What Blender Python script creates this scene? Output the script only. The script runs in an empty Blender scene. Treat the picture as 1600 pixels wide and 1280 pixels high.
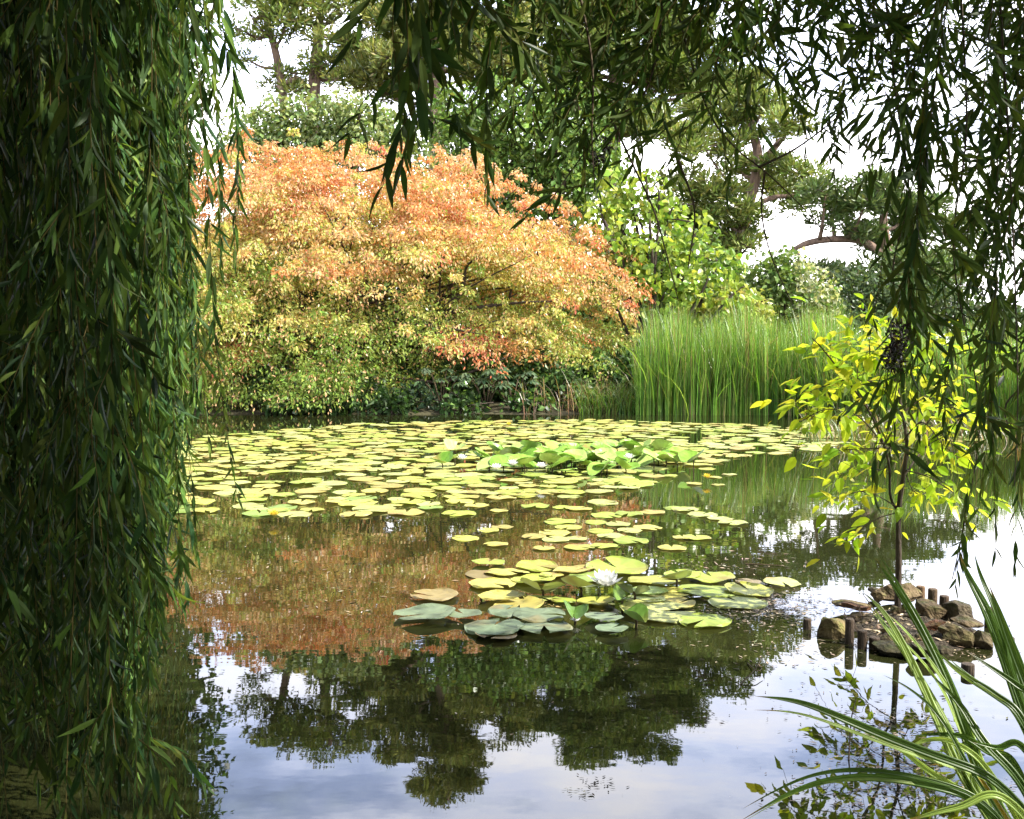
import bpy, math, random
import numpy as np
from mathutils import Vector

C = bpy.context.scene.collection
scene = bpy.context.scene
rad = math.radians

# ------------------------------------------------------------------ camera
CAM_H = 1.30
F = 1600.0                      # focal length in photo pixels (photo 1600 x 1280)
PITCH = math.atan(100.0 / F)
cam = bpy.data.cameras.new("camera")
cam.sensor_width = 36.0
cam.lens = 36.0 * F / 1600.0
cam.clip_start = 0.05
cam.clip_end = 3000.0
cam_o = bpy.data.objects.new("camera", cam)
C.objects.link(cam_o)
cam_o.location = (0, 0, CAM_H)
cam_o.rotation_euler = (math.pi / 2 - PITCH, 0, 0)
scene.camera = cam_o

# ------------------------------------------------------------------ light
SUN_EL, SUN_AZ = rad(50), math.atan2(0.953, -0.301)      # azimuth from +Y towards +X
world = bpy.data.worlds.new("World")
scene.world = world
world.use_nodes = True
wn, wl = world.node_tree.nodes, world.node_tree.links
wn.clear()
w_out = wn.new("ShaderNodeOutputWorld")
w_bg = wn.new("ShaderNodeBackground")
w_bg.inputs[1].default_value = 0.12
w_sky = wn.new("ShaderNodeTexSky")
w_sky.sky_type = 'NISHITA'
w_sky.sun_disc = False
w_sky.sun_elevation = SUN_EL
w_sky.sun_rotation = SUN_AZ
w_sky.dust_density = 2.0
w_tc = wn.new("ShaderNodeTexCoord")
w_map = wn.new("ShaderNodeMapping")
w_map.inputs['Scale'].default_value = (1.6, 1.6, 5.0)
w_map.inputs['Location'].default_value = (0.35, 0.1, 0.2)
w_noise = wn.new("ShaderNodeTexNoise")
w_noise.inputs['Scale'].default_value = 2.2
w_noise.inputs['Detail'].default_value = 7.0
w_noise.inputs['Roughness'].default_value = 0.55
w_ramp = wn.new("ShaderNodeValToRGB")
w_ramp.color_ramp.elements[0].position = 0.22
w_ramp.color_ramp.elements[1].position = 0.50
w_ramp2 = wn.new("ShaderNodeValToRGB")          # cloud brightness variation
w_ramp2.color_ramp.elements[0].position = 0.42
w_ramp2.color_ramp.elements[0].color = (10.5, 12.8, 19.5, 1)
w_ramp2.color_ramp.elements[1].position = 0.70
w_ramp2.color_ramp.elements[1].color = (20.0, 19.4, 19.6, 1)
w_mix = wn.new("ShaderNodeMix")
w_mix.data_type = 'RGBA'
wl.new(w_tc.outputs['Generated'], w_map.inputs[0])
wl.new(w_map.outputs[0], w_noise.inputs['Vector'])
w_sep = wn.new("ShaderNodeSeparateXYZ")
w_mr = wn.new("ShaderNodeMapRange")
w_mr.inputs['From Min'].default_value = .10
w_mr.inputs['From Max'].default_value = .36
w_mr.inputs['To Min'].default_value = .30
w_mr.inputs['To Max'].default_value = 0.0
w_add = wn.new("ShaderNodeMath")
w_add.operation = 'ADD'
wl.new(w_tc.outputs['Generated'], w_sep.inputs[0])
wl.new(w_sep.outputs[2], w_mr.inputs[0])
wl.new(w_noise.outputs['Fac'], w_add.inputs[0])
wl.new(w_mr.outputs[0], w_add.inputs[1])
w_mr2 = wn.new("ShaderNodeMapRange")             # clear blue overhead
w_mr2.inputs['From Min'].default_value = .38
w_mr2.inputs['From Max'].default_value = .62
w_mr2.inputs['To Min'].default_value = 0.0
w_mr2.inputs['To Max'].default_value = -.34
w_add2 = wn.new("ShaderNodeMath")
w_add2.operation = 'ADD'
wl.new(w_sep.outputs[2], w_mr2.inputs[0])
wl.new(w_add.outputs[0], w_add2.inputs[0])
wl.new(w_mr2.outputs[0], w_add2.inputs[1])
wl.new(w_add2.outputs[0], w_ramp.inputs[0])
wl.new(w_add.outputs[0], w_ramp2.inputs[0])
wl.new(w_ramp.outputs[0], w_mix.inputs[0])
wl.new(w_sky.outputs[0], w_mix.inputs[6])
wl.new(w_ramp2.outputs[0], w_mix.inputs[7])
wl.new(w_mix.outputs[2], w_bg.inputs[0])
wl.new(w_bg.outputs[0], w_out.inputs[0])

sun = bpy.data.lights.new("sun", 'SUN')
sun.energy = 5.0
sun.angle = rad(0.53)
sun.color = (1.0, 0.945, 0.85)
sun_o = bpy.data.objects.new("sun", sun)
C.objects.link(sun_o)
sdir = Vector((math.sin(SUN_AZ) * math.cos(SUN_EL), math.cos(SUN_AZ) * math.cos(SUN_EL), math.sin(SUN_EL)))
sun_o.rotation_euler = (-sdir).to_track_quat('-Z', 'Y').to_euler()
sun_o.location = sdir * 60

scene.view_settings.view_transform = 'Standard'
scene.view_settings.look = 'None'
scene.view_settings.exposure = 1.22
scene.view_settings.gamma = 1.0
scene.cycles.max_bounces = 6
scene.cycles.diffuse_bounces = 3
scene.cycles.glossy_bounces = 3
scene.cycles.transmission_bounces = 4
scene.cycles.transparent_max_bounces = 4
scene.cycles.sample_clamp_indirect = 6.0
scene.cycles.use_denoising = True
scene.cycles.caustics_reflective = False
scene.cycles.caustics_refractive = False

# ------------------------------------------------------------------ helpers
CP, SP = math.cos(PITCH), math.sin(PITCH)

def at(px, py, Y):
    """point at depth Y (metres ahead of the camera) seen at photo pixel px, py"""
    xc, yc = (px - 800.0) / F, (640.0 - py) / F
    dy = CP + yc * SP
    dz = -SP + yc * CP
    return np.array([xc / dy * Y, Y, CAM_H + dz / dy * Y])

def on_water(px, py, z=0.0):
    xc, yc = (px - 800.0) / F, (640.0 - py) / F
    dy = CP + yc * SP
    dz = -SP + yc * CP
    t = (z - CAM_H) / dz
    return np.array([xc * t, dy * t, z])

def nrm(a):
    return a / np.maximum(np.linalg.norm(a, axis=-1, keepdims=True), 1e-9)

def spline(pts, n):
    p = np.array(pts, float)
    if len(p) < 3:
        t = np.linspace(0, 1, n)[:, None]
        return p[0] * (1 - t) + p[-1] * t
    q = np.vstack([2 * p[0] - p[1], p, 2 * p[-1] - p[-2]])
    m = len(p) - 1
    out = []
    for s in np.linspace(0, m - 1e-6, n):
        i = int(s); t = s - i
        a, b, c, d = q[i], q[i + 1], q[i + 2], q[i + 3]
        out.append(0.5 * (2 * b + (c - a) * t + (2 * a - 5 * b + 4 * c - d) * t * t + (3 * b - a - 3 * c + d) * t ** 3))
    return np.array(out)

class Acc:
    """collects vertices, faces and vertex colours for ONE mesh"""
    def __init__(self):
        self.v, self.c, self.f, self.n = [], [], [], 0
    def add(self, v, faces, col):
        v = np.asarray(v, float).reshape(-1, 3)
        c = np.asarray(col, float)
        if c.ndim == 1:
            c = np.tile(c, (len(v), 1))
        for f in faces:
            f = np.asarray(f, int)
            if len(f):
                self.f.append(f + self.n)
        self.v.append(v); self.c.append(c); self.n += len(v)
    def tube(self, pts, radii, sides=6, col=(.1, .08, .05), cap=True):
        p = np.asarray(pts, float); m = len(p)
        r = np.interp(np.linspace(0, 1, m), np.linspace(0, 1, len(np.atleast_1d(radii))), np.atleast_1d(radii))
        t = nrm(np.gradient(p, axis=0))
        ref = np.array([0.0, 0.0, 1.0]) if abs(t[0, 2]) < 0.8 else np.array([1.0, 0, 0])
        u = np.cross(t, ref); u = nrm(u); w = np.cross(t, u)
        a = np.linspace(0, 2 * math.pi, sides, endpoint=False)
        v = p[:, None] + r[:, None, None] * (np.cos(a)[None, :, None] * u[:, None] + np.sin(a)[None, :, None] * w[:, None])
        i, j = np.meshgrid(np.arange(m - 1), np.arange(sides), indexing='ij')
        j2 = (j + 1) % sides
        q = np.stack([i * sides + j, i * sides + j2, (i + 1) * sides + j2, (i + 1) * sides + j], -1).reshape(-1, 4)
        fs = [q]
        self.add(v.reshape(-1, 3), fs, col)
        if cap:
            base = self.n - m * sides
            self.v.append(np.array([p[0], p[-1]])); self.c.append(np.tile(np.asarray(col, float), (2, 1)))
            k = np.arange(sides); k2 = (k + 1) % sides
            self.f.append(np.stack([np.full(sides, self.n), base + k2, base + k], -1))
            self.f.append(np.stack([np.full(sides, self.n + 1), base + (m - 1) * sides + k, base + (m - 1) * sides + k2], -1))
            self.n += 2
    def build(self, name, mat, parent=None, smooth=False, origin=None):
        me = bpy.data.meshes.new(name)
        v = np.concatenate(self.v).astype(np.float32)
        c = np.concatenate(self.c).astype(np.float32)
        if origin is not None:
            v = v - np.asarray(origin, np.float32)
        idx = np.concatenate([f.ravel() for f in self.f]).astype(np.int32)
        tot = np.concatenate([np.full(len(f), f.shape[1]) for f in self.f]).astype(np.int32)
        start = np.concatenate([[0], np.cumsum(tot)[:-1]]).astype(np.int32)
        me.vertices.add(len(v)); me.vertices.foreach_set("co", v.ravel())
        me.loops.add(len(idx)); me.loops.foreach_set("vertex_index", idx)
        me.polygons.add(len(tot)); me.polygons.foreach_set("loop_start", start)
        me.polygons.foreach_set("use_smooth", np.full(len(tot), smooth))
        me.update(calc_edges=True)
        ca = me.attributes.new("col", 'FLOAT_COLOR', 'POINT')
        ca.data.foreach_set("color", np.hstack([c, np.ones((len(c), 1), np.float32)]).astype(np.float32).ravel())
        me.materials.append(mat)
        o = bpy.data.objects.new(name, me)
        C.objects.link(o)
        if parent is not None:
            o.parent = parent
            if origin is None:      # vertices were given in world space
                o.matrix_parent_inverse = parent.matrix_basis.inverted()
        elif origin is not None:
            o.location = origin
        return o

def tag(o, label=None, cat=None, group=None, kind=None):
    if label: o['label'] = label
    if cat: o['category'] = cat
    if group: o['group'] = group
    if kind: o['kind'] = kind
    return o

def thing(name, label, cat, loc=(0, 0, 0), group=None):
    o = bpy.data.objects.new(name, None)
    o.empty_display_size = 0.2
    o.location = [float(a) for a in loc]
    C.objects.link(o)
    return tag(o, label, cat, group)

# leaf outlines: u along the leaf, v across (+-.5 = full width), w out of plane
def leaf_template(rows, fold=0.0):
    v = [(0, 0, 0)]
    for (u, h) in rows:
        v += [(u, -h, fold * h), (u, 0, 0), (u, h, fold * h)]
    v.append((1, 0, 0))
    n = len(rows); tip = 3 * n + 1
    tris = [(0, 2, 1), (0, 3, 2)]
    quads = []
    for i in range(n - 1):
        a = 1 + 3 * i
        quads += [(a, a + 1, a + 4, a + 3), (a + 1, a + 2, a + 5, a + 4)]
    a = 1 + 3 * (n - 1)
    tris += [(a, a + 1, tip), (a + 1, a + 2, tip)]
    return np.array(v, float), np.array(tris), np.array(quads)

LANCE = leaf_template([(.18, .36), (.42, .5), (.7, .33)], .25)
OVATE = leaf_template([(.16, .34), (.42, .5), (.74, .32)], .3)
BROAD = leaf_template([(.10, .42), (.35, .5), (.7, .34)], .3)
DIAMOND = (np.array([(0, 0, 0), (.45, -.5, .10), (.45, .5, .10), (1, 0, 0)], float), np.array([(0, 3, 1), (0, 2, 3)]), np.zeros((0, 4), int))

def leaves(acc, P, D, N, L, W, tmpl, col, curl=0.0):
    tv, tt, tq = tmpl
    n, k = len(P), len(tv)
    if n == 0: return
    L = np.broadcast_to(np.asarray(L, float), (n,)); W = np.broadcast_to(np.asarray(W, float), (n,))
    curl = np.broadcast_to(np.asarray(curl, float), (n,))
    D = nrm(D)
    S = nrm(np.cross(D, N)); N2 = np.cross(S, D)
    u = tv[None, :, 0]; vv = tv[None, :, 1]; w = tv[None, :, 2]
    V = (P[:, None] + (u * L[:, None])[..., None] * D[:, None] + (vv * W[:, None])[..., None] * S[:, None]
         + (w * W[:, None] - curl[:, None] * L[:, None] * u ** 2)[..., None] * N2[:, None])
    off = (np.arange(n) * k)[:, None, None]
    fs = [(tt[None] + off).reshape(-1, 3)]
    if len(tq): fs.append((tq[None] + off).reshape(-1, 4))
    col = np.broadcast_to(np.asarray(col, float), (n, 3))
    acc.add(V.reshape(-1, 3), fs, np.repeat(col, k, axis=0))

def jitter_cols(rng, base, n, amt=0.18, hue=0.12):
    base = np.atleast_2d(np.asarray(base, float))
    b = base[rng.integers(0, len(base), n)]
    g = np.exp(rng.normal(0, amt, (n, 1)))
    h = np.exp(rng.normal(0, hue, (n, 3)))
    return np.clip(b * g * h, 0.002, 0.9)

def sprays(acc, rng, cen, nor, per, R, thick, L, W, tmpl, colfun, droop=0.3, flat=0.6, curl=0.1):
    """leaf sprays: each a loose disc of leaves round cen, facing nor"""
    m = len(cen); n = m * per
    c = np.repeat(cen, per, 0); nn = nrm(np.repeat(nor, per, 0))
    a = rng.normal(0, 1, (n, 3)); t = a - (a * nn).sum(1, keepdims=True) * nn
    t = nrm(t)
    RR = np.repeat(np.broadcast_to(R, (m,)), per)
    r = RR * np.sqrt(rng.random(n))
    P = c + t * r[:, None] + nn * (rng.normal(0, thick, n) - 0.25 * r ** 2 / np.maximum(RR, .01))[:, None]
    D = t * 0.8 + rng.normal(0, .55, (n, 3)) + np.array([0, 0, -droop])
    N = nn * flat + rng.normal(0, 1 - flat * .6, (n, 3))
    l = L * rng.uniform(.65, 1.25, n)
    cols = colfun(P, np.repeat(np.arange(m), per))
    leaves(acc, P, D, N, l, l * (W / L) * rng.uniform(.8, 1.2, n), tmpl, cols, curl * rng.normal(1, .6, n))

def lobes_px(lst, d, depth=0.75, dj=0.0, rng=None):
    """(px, py, rx, ry) ellipses in the photo -> ellipsoids standing at depth d"""
    out = []
    for (px, py, rx, ry) in lst:
        dd = d + (rng.uniform(-dj, dj) if rng is not None else 0)
        p = at(px, py, dd)
        out.append((p, np.array([rx * dd / F, max(rx, ry) * depth * dd / F, ry * dd / F])))
    return out

def lobe_points(rng, lobes, dens, shell=0.72, low=-0.75):
    cen, nor = [], []
    for (p, r) in lobes:
        area = 4 * math.pi * (((r[0] * r[1]) ** 1.6 + (r[0] * r[2]) ** 1.6 + (r[1] * r[2]) ** 1.6) / 3) ** (1 / 1.6)
        n = max(4, int(area * dens))
        d = nrm(rng.normal(0, 1, (n * 2, 3))); d = d[d[:, 2] > low][:n]
        s = rng.uniform(shell, 1.06, (len(d), 1))
        cen.append(p + d * r * s)
        nor.append(nrm(d / r))
    return np.concatenate(cen), np.concatenate(nor)

# ------------------------------------------------------------------ materials
def new_mat(name):
    m = bpy.data.materials.new(name); m.use_nodes = True
    m.node_tree.nodes.clear()
    return m, m.node_tree.nodes, m.node_tree.links

def leaf_mat(name, trans=0.35, gloss=0.5, rough=0.38, tint=(1.25, 1.15, .5)):
    m, n, l = new_mat(name)
    out = n.new("ShaderNodeOutputMaterial")
    a = n.new("ShaderNodeAttribute"); a.attribute_name = "col"
    df = n.new("ShaderNodeBsdfDiffuse")
    tr = n.new("ShaderNodeBsdfTranslucent")
    mul = n.new("ShaderNodeMix"); mul.data_type = 'RGBA'; mul.blend_type = 'MULTIPLY'
    mul.inputs[0].default_value = 1.0
    mul.inputs[7].default_value = (*tint, 1)
    l.new(a.outputs['Color'], mul.inputs[6]); l.new(a.outputs['Color'], df.inputs[0])
    l.new(mul.outputs[2], tr.inputs[0])
    mx = n.new("ShaderNodeMixShader"); mx.inputs[0].default_value = trans
    l.new(df.outputs[0], mx.inputs[1]); l.new(tr.outputs[0], mx.inputs[2])
    gl = n.new("ShaderNodeBsdfGlossy"); gl.inputs['Roughness'].default_value = rough
    gl.inputs[0].default_value = (1, 1, 1, 1)
    fr = n.new("ShaderNodeFresnel"); fr.inputs[0].default_value = 1.45
    mm = n.new("ShaderNodeMath"); mm.operation = 'MULTIPLY'; mm.inputs[1].default_value = gloss
    l.new(fr.outputs[0], mm.inputs[0])
    m2 = n.new("ShaderNodeMixShader")
    l.new(mm.outputs[0], m2.inputs[0]); l.new(mx.outputs[0], m2.inputs[1]); l.new(gl.outputs[0], m2.inputs[2])
    l.new(m2.outputs[0], out.inputs[0])
    return m

def rough_mat(name, c1, c2, scale=6.0, rough=0.9, bump=0.4, use_attr=False, c3=None, bscale=None, stretch=None, spec=0.3):
    m, n, l = new_mat(name)
    out = n.new("ShaderNodeOutputMaterial")
    b = n.new("ShaderNodeBsdfPrincipled")
    b.inputs['Roughness'].default_value = rough
    b.inputs['Specular IOR Level'].default_value = spec
    tc = n.new("ShaderNodeTexCoord")
    mp = n.new("ShaderNodeMapping")
    if stretch: mp.inputs['Scale'].default_value = stretch
    l.new(tc.outputs['Object'], mp.inputs[0])
    no = n.new("ShaderNodeTexNoise"); no.inputs['Scale'].default_value = scale
    no.inputs['Detail'].default_value = 8; no.inputs['Roughness'].default_value = .65
    l.new(mp.outputs[0], no.inputs['Vector'])
    rp = n.new("ShaderNodeValToRGB")
    rp.color_ramp.elements[0].position = .32; rp.color_ramp.elements[0].color = (*c1, 1)
    rp.color_ramp.elements[1].position = .68; rp.color_ramp.elements[1].color = (*c2, 1)
    if c3:
        e = rp.color_ramp.elements.new(.52); e.color = (*c3, 1)
    l.new(no.outputs['Fac'], rp.inputs[0])
    src = rp.outputs[0]
    if use_attr:
        a = n.new("ShaderNodeAttribute"); a.attribute_name = "col"
        mu = n.new("ShaderNodeMix"); mu.data_type = 'RGBA'; mu.blend_type = 'MULTIPLY'; mu.inputs[0].default_value = 1
        l.new(src, mu.inputs[6]); l.new(a.outputs['Color'], mu.inputs[7]); src = mu.outputs[2]
    l.new(src, b.inputs['Base Color'])
    n2 = n.new("ShaderNodeTexNoise"); n2.inputs['Scale'].default_value = bscale or scale * 4
    n2.inputs['Detail'].default_value = 6
    l.new(mp.outputs[0], n2.inputs['Vector'])
    bp = n.new("ShaderNodeBump"); bp.inputs['Strength'].default_value = bump; bp.inputs['Distance'].default_value = .05
    l.new(n2.outputs['Fac'], bp.inputs['Height']); l.new(bp.outputs[0], b.inputs['Normal'])
    l.new(b.outputs[0], out.inputs[0])
    return m

M_WILLOW = leaf_mat("willow_leaf", .40, .022, .5)
M_SAPLING = leaf_mat("sapling_leaf", .58, .08, .45, (1.15, 1.15, .6))
M_ORANGE = leaf_mat("autumn_leaf", .40, .14, .45, (1.15, 1.0, .6))
M_LEAF = leaf_mat("shrub_leaf", .40, .14, .45)
M_NEEDLE = leaf_mat("pine_needle", .28, .08, .5, (1.1, 1.1, .6))
M_REED = leaf_mat("reed_blade", .42, .10, .45)
M_PAD = leaf_mat("lily_pad", .14, .38, .34)
M_PETAL = leaf_mat("lily_petal", .35, .3, .4, (1, 1, 1))
M_SEDGE = leaf_mat("sedge_blade", .45, .08, .42)
M_DEBRIS = leaf_mat("dry_debris", .1, .3, .6, (1, 1, 1))
M_BARK = rough_mat("bark", (.022, .017, .012), (.085, .064, .045), 5, .92, .6, stretch=(3, 3, .7))
M_PINEBARK = rough_mat("pine_bark", (.09, .06, .045), (.26, .18, .13), 3, .92, .7, stretch=(2, 2, .5))
M_TWIG = rough_mat("twig", (.035, .025, .015), (.09, .065, .03), 20, .8, .2)
M_ROCK = rough_mat("rock", (.05, .042, .03), (.27, .23, .165), 9, .9, .8, use_attr=True, c3=(.15, .125, .085), bscale=30)
M_WOODPOST = rough_mat("wet_wood", (.03, .022, .016), (.12, .085, .055), 22, .75, .6, use_attr=True, stretch=(3, 3, .4))
M_WIRE = rough_mat("rusty_wire", (.05, .04, .035), (.14, .10, .07), 60, .6, .2)
M_GROUND = rough_mat("ground", (.022, .017, .011), (.055, .05, .022), 1.5, .95, .7, c3=(.055, .05, .024), bscale=14)
M_SILT = rough_mat("gravel", (.035, .028, .02), (.15, .12, .09), 45, .95, 1.0, c3=(.08, .064, .046), bscale=90)

# water
M_WATER, n, l = new_mat("water")
out = n.new("ShaderNodeOutputMaterial")
b = n.new("ShaderNodeBsdfPrincipled")
b.inputs['Roughness'].default_value = .012
b.inputs['IOR'].default_value = 1.52
tc = n.new("ShaderNodeTexCoord")
nz = n.new("ShaderNodeTexNoise"); nz.inputs['Scale'].default_value = .6; nz.inputs['Detail'].default_value = 4
l.new(tc.outputs['Object'], nz.inputs['Vector'])
rp = n.new("ShaderNodeValToRGB")
rp.color_ramp.elements[0].color = (.012, .015, .005, 1); rp.color_ramp.elements[1].color = (.021, .022, .007, 1)
l.new(nz.outputs['Fac'], rp.inputs[0]); l.new(rp.outputs[0], b.inputs['Base Color'])
mp = n.new("ShaderNodeMapping"); mp.inputs['Scale'].default_value = (1, 1.6, 1)
l.new(tc.outputs['Object'], mp.inputs[0])
n1 = n.new("ShaderNodeTexNoise"); n1.inputs['Scale'].default_value = 2.2; n1.inputs['Detail'].default_value = 3
n2 = n.new("ShaderNodeTexNoise"); n2.inputs['Scale'].default_value = 14; n2.inputs['Detail'].default_value = 2
ad = n.new("ShaderNodeMath"); ad.operation = 'MULTIPLY_ADD'; ad.inputs[1].default_value = .06
l.new(mp.outputs[0], n1.inputs['Vector']); l.new(mp.outputs[0], n2.inputs['Vector'])
l.new(n2.outputs['Fac'], ad.inputs[0]); l.new(n1.outputs['Fac'], ad.inputs[2])
bp = n.new("ShaderNodeBump"); bp.inputs['Strength'].default_value = .022; bp.inputs['Distance'].default_value = .03
l.new(ad.outputs[0], bp.inputs['Height']); l.new(bp.outputs[0], b.inputs['Normal'])
l.new(b.outputs[0], out.inputs[0])

# ------------------------------------------------------------------ ground and water
def far_edge(x):
    return np.interp(x, [-60, -14, -8, 5.4, 6.6, 8, 12, 30], [24, 22, 19.4, 19.3, 16.5, 14.2, 13, 10])

def near_edge(x):
    return np.interp(x, [-60, -6, -2.5, .4, .9, 2.2, 6, 30], [2.5, 2.2, 1.2, 1.2, 1.9, 2.1, 2.6, 3.0])

def ground_h(x, y):
    fe, ne = far_edge(x), near_edge(x)
    d = np.minimum(y - ne, fe - y)                       # >0 inside the pond
    d = np.minimum(d, np.minimum(x + 26, 22 - x))
    bank = np.clip(-d, 0, None)
    h = np.where(d > 0, -0.7 * np.clip(d / 1.2, 0, 1), np.where(y > 6, .10, .26) * (1 - np.exp(-bank / .7)) + .02 * np.clip(bank, 0, 40))
    return h + .04 * np.sin(x * 1.7 + y * .6) * np.sin(y * 1.3 - x * .4)

def axis(lo, hi, fine_lo, fine_hi, step, grow=1.25):
    a = list(np.arange(fine_lo, fine_hi + 1e-6, step))
    s = step; x = fine_hi
    while x < hi: s *= grow; x += s; a.append(x)
    s = step; x = fine_lo; pre = []
    while x > lo: s *= grow; x -= s; pre.append(x)
    return np.array(pre[::-1] + a)

gx, gy = axis(-900, 900, -16, 16, .4), axis(-300, 1500, -2, 30, .35)
X, Y = np.meshgrid(gx, gy)
Z = ground_h(X, Y)
g = Acc()
i, j = np.meshgrid(np.arange(len(gy) - 1), np.arange(len(gx) - 1), indexing='ij')
w = len(gx)
g.add(np.stack([X, Y, Z], -1).reshape(-1, 3), [np.stack([i * w + j, i * w + j + 1, (i + 1) * w + j + 1, (i + 1) * w + j], -1).reshape(-1, 4)], (.1, .1, .1))
tag(g.build("ground", M_GROUND, smooth=True), kind="structure")
wa = Acc()
wx = np.linspace(-30, 26, 15); wy = np.linspace(.2, 26, 9)
X, Y = np.meshgrid(wx, wy)
i, j = np.meshgrid(np.arange(8), np.arange(14), indexing='ij')
wa.add(np.stack([X, Y, X * 0], -1).reshape(-1, 3), [np.stack([i * 15 + j, i * 15 + j + 1, (i + 1) * 15 + j + 1, (i + 1) * 15 + j], -1).reshape(-1, 4)], (.1, .1, .1))
tag(wa.build("water", M_WATER), kind="structure")

# ------------------------------------------------------------------ pines beyond the pond
def pine(label, d, trunks, clumps, seed, cols, per=1050, L=.32, W=.085, group='tall pines beyond the pond'):
    rng = np.random.default_rng(seed)
    base = at(trunks[0][0][0], 560, d); base[2] = ground_h(base[0], d)
    t = thing("pine_tree", label, "pine tree", base, group)
    tr = Acc()
    allpts = []
    for tk in trunks:
        pts = [at(p[0], p[1], d + (p[3] if len(p) > 3 else 0)) for p in tk]
        if tk is trunks[0]: pts[0] = base - np.array([0, 0, .2])
        pp = spline(pts, 22)
        r = [p[2] * d / F for p in tk]
        tr.tube(pp, r, 9)
        allpts.append(pp)
    allp = np.concatenate(allpts)
    cr = Acc()
    for (px, py, rx, ry) in clumps:
        dd = d + rng.uniform(-1.8, 1.8)
        c = at(px, py, dd)
        R = np.array([rx * d / F, rx * .8 * d / F, ry * d / F])
        # limb to the clump
        k = np.argmin(np.linalg.norm(allp - (c - np.array([0, 0, R[0] * .5])), axis=1))
        a = allp[k]
        mid = (a + c) / 2 + np.array([0, 0, -.12 * np.linalg.norm(c - a)])
        tr.tube(spline([a, mid, c], 8), [.10, .06, .03], 6)
        # several small needle tufts inside the clump
        nt = max(5, int(9 * R[0] * R[1]))
        dv = nrm(rng.normal(0, 1, (nt, 3))) * rng.uniform(.35, 1, (nt, 1)) ** .5
        tc_ = c + dv * R
        for s in tc_[:6]:
            tr.tube([c - np.array([0, 0, R[2] * .3]), (c + s) / 2, s], [.03, .015], 4, cap=False)
        n = int(per * R[0] * R[1])
        w = rng.integers(0, nt, n)
        off = nrm(rng.normal(0, 1, (n, 3))) * (rng.random((n, 1)) ** .5) * np.array([.55, .55, .30])
        P = tc_[w] + off
        D = nrm(off + 1e-3) * .9 + np.array([0, 0, .5]) + rng.normal(0, .45, (n, 3))
        shade = np.exp(rng.normal(0, .16, nt))
        col = jitter_cols(rng, cols, n, .15, .08) * shade[w][:, None]
        leaves(cr, P, D, rng.normal(0, 1, (n, 3)), L * rng.uniform(.7, 1.2, n), W, DIAMOND, col)
    tr.build("trunk", M_PINEBARK, t, smooth=True)
    cr.build("crown", M_NEEDLE, t)
    return t

def rand_clumps(rng, cx, cy, rx, ry, n, r, power=.6):
    out = []
    for _ in range(n):
        a = rng.uniform(0, 2 * math.pi); s = rng.random() ** power
        out.append((cx + rx * s * math.cos(a), cy + ry * s * math.sin(a), r * rng.uniform(.7, 1.25), r * rng.uniform(.3, .5)))
    return out

PG = [(.15, .20, .045), (.19, .235, .055), (.12, .165, .04)]
PY = [(.19, .21, .05), (.24, .25, .065), (.14, .17, .045)]
PD = [(.10, .15, .045), (.135, .185, .055), (.10, .145, .05)]
rng = np.random.default_rng(5)
pine("thin leaning pine with bare trunk beside the willow curtain", 46,
     [[(447, 560, 9), (446, 300, 8), (443, 160, 7), (430, 80, 6), (412, 20, 4), (405, -5, 2)]],
     [(395, 25, 34, 18), (425, 14, 32, 16), (398, 62, 26, 12), (432, 52, 34, 14), (374, 45, 24, 12), (410, -14, 34, 14), (385, 92, 22, 9), (450, 30, 30, 14)], 11, PG + PY[:1], per=520)
pine("double-limbed pine with dark low bough and white sky behind", 46,
     [[(490, 560, 12), (489, 300, 11), (490, 150, 10), (497, 60, 8), (503, -20, 4)], [(490, 150, 6), (465, 125, 5), (435, 135, 3)]],
     [(480, 22, 46, 18), (540, 16, 50, 20), (595, 30, 48, 18), (520, 58, 44, 14), (462, 112, 34, 11), (505, 100, 38, 12), (555, 92, 46, 13), (438, 132, 26, 9),
      (590, 70, 46, 15), (450, -6, 40, 16), (505, -16, 55, 18), (565, -8, 50, 18), (470, 142, 30, 9), (530, 122, 40, 11), (610, 100, 40, 13), (425, 8, 36, 14)], 12, PG + PY, per=520)
cl = rand_clumps(rng, 675, 90, 125, 70, 24, 36) + rand_clumps(rng, 680, 0, 90, 50, 14, 34) + rand_clumps(rng, 690, -75, 55, 40, 8, 28) + [(775, 100, 44, 18), (800, 60, 42, 17), (770, 40, 40, 16), (810, 110, 44, 18), (790, 10, 36, 15), (750, 70, 44, 18)]
pine("tallest pine with yellowish crown, trunk showing above the orange shrub", 44,
     [[(680, 560, 15), (682, 240, 13), (685, 100, 10), (692, -40, 6), (696, -115, 2)], [(683, 215, 4), (705, 215, 3), (725, 190, 2)]],
     cl, 13, PY)
cl = rand_clumps(rng, 975, 85, 165, 118, 54, 40)
pine("broad domed pine behind the overhanging willow branches", 47,
     [[(955, 560, 15), (958, 240, 12), (962, 60, 7), (965, -20, 3)]], cl, 14, PG)
pine("crooked pine with open crown behind the lime green shrub", 42,
     [[(1143, 560, 12), (1146, 430, 11), (1152, 380, 10), (1184, 260, 8), (1172, 190, 6), (1165, 140, 3)], [(1184, 262, 6), (1215, 225, 5), (1235, 200, 2)],
      [(1163, 330, 5), (1205, 310, 4), (1245, 305, 2)]],
     [(1120, 172, 60, 24), (1195, 160, 50, 20), (1232, 192, 44, 18), (1098, 228, 58, 24), (1150, 208, 40, 20), (1125, 320, 66, 25), (1200, 288, 42, 16), (1115, 368, 60, 22),
      (1255, 272, 38, 15), (1240, 312, 38, 14), (1080, 285, 46, 22), (1170, 345, 34, 15), (1060, 200, 50, 24), (1050, 330, 50, 24), (1165, 130, 40, 15), (1100, 400, 50, 18), (1170, 385, 24, 10), (1150, 262, 38, 17), (1206, 258, 34, 14), (1090, 340, 44, 20)], 15, PG + PY[:1])
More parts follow.
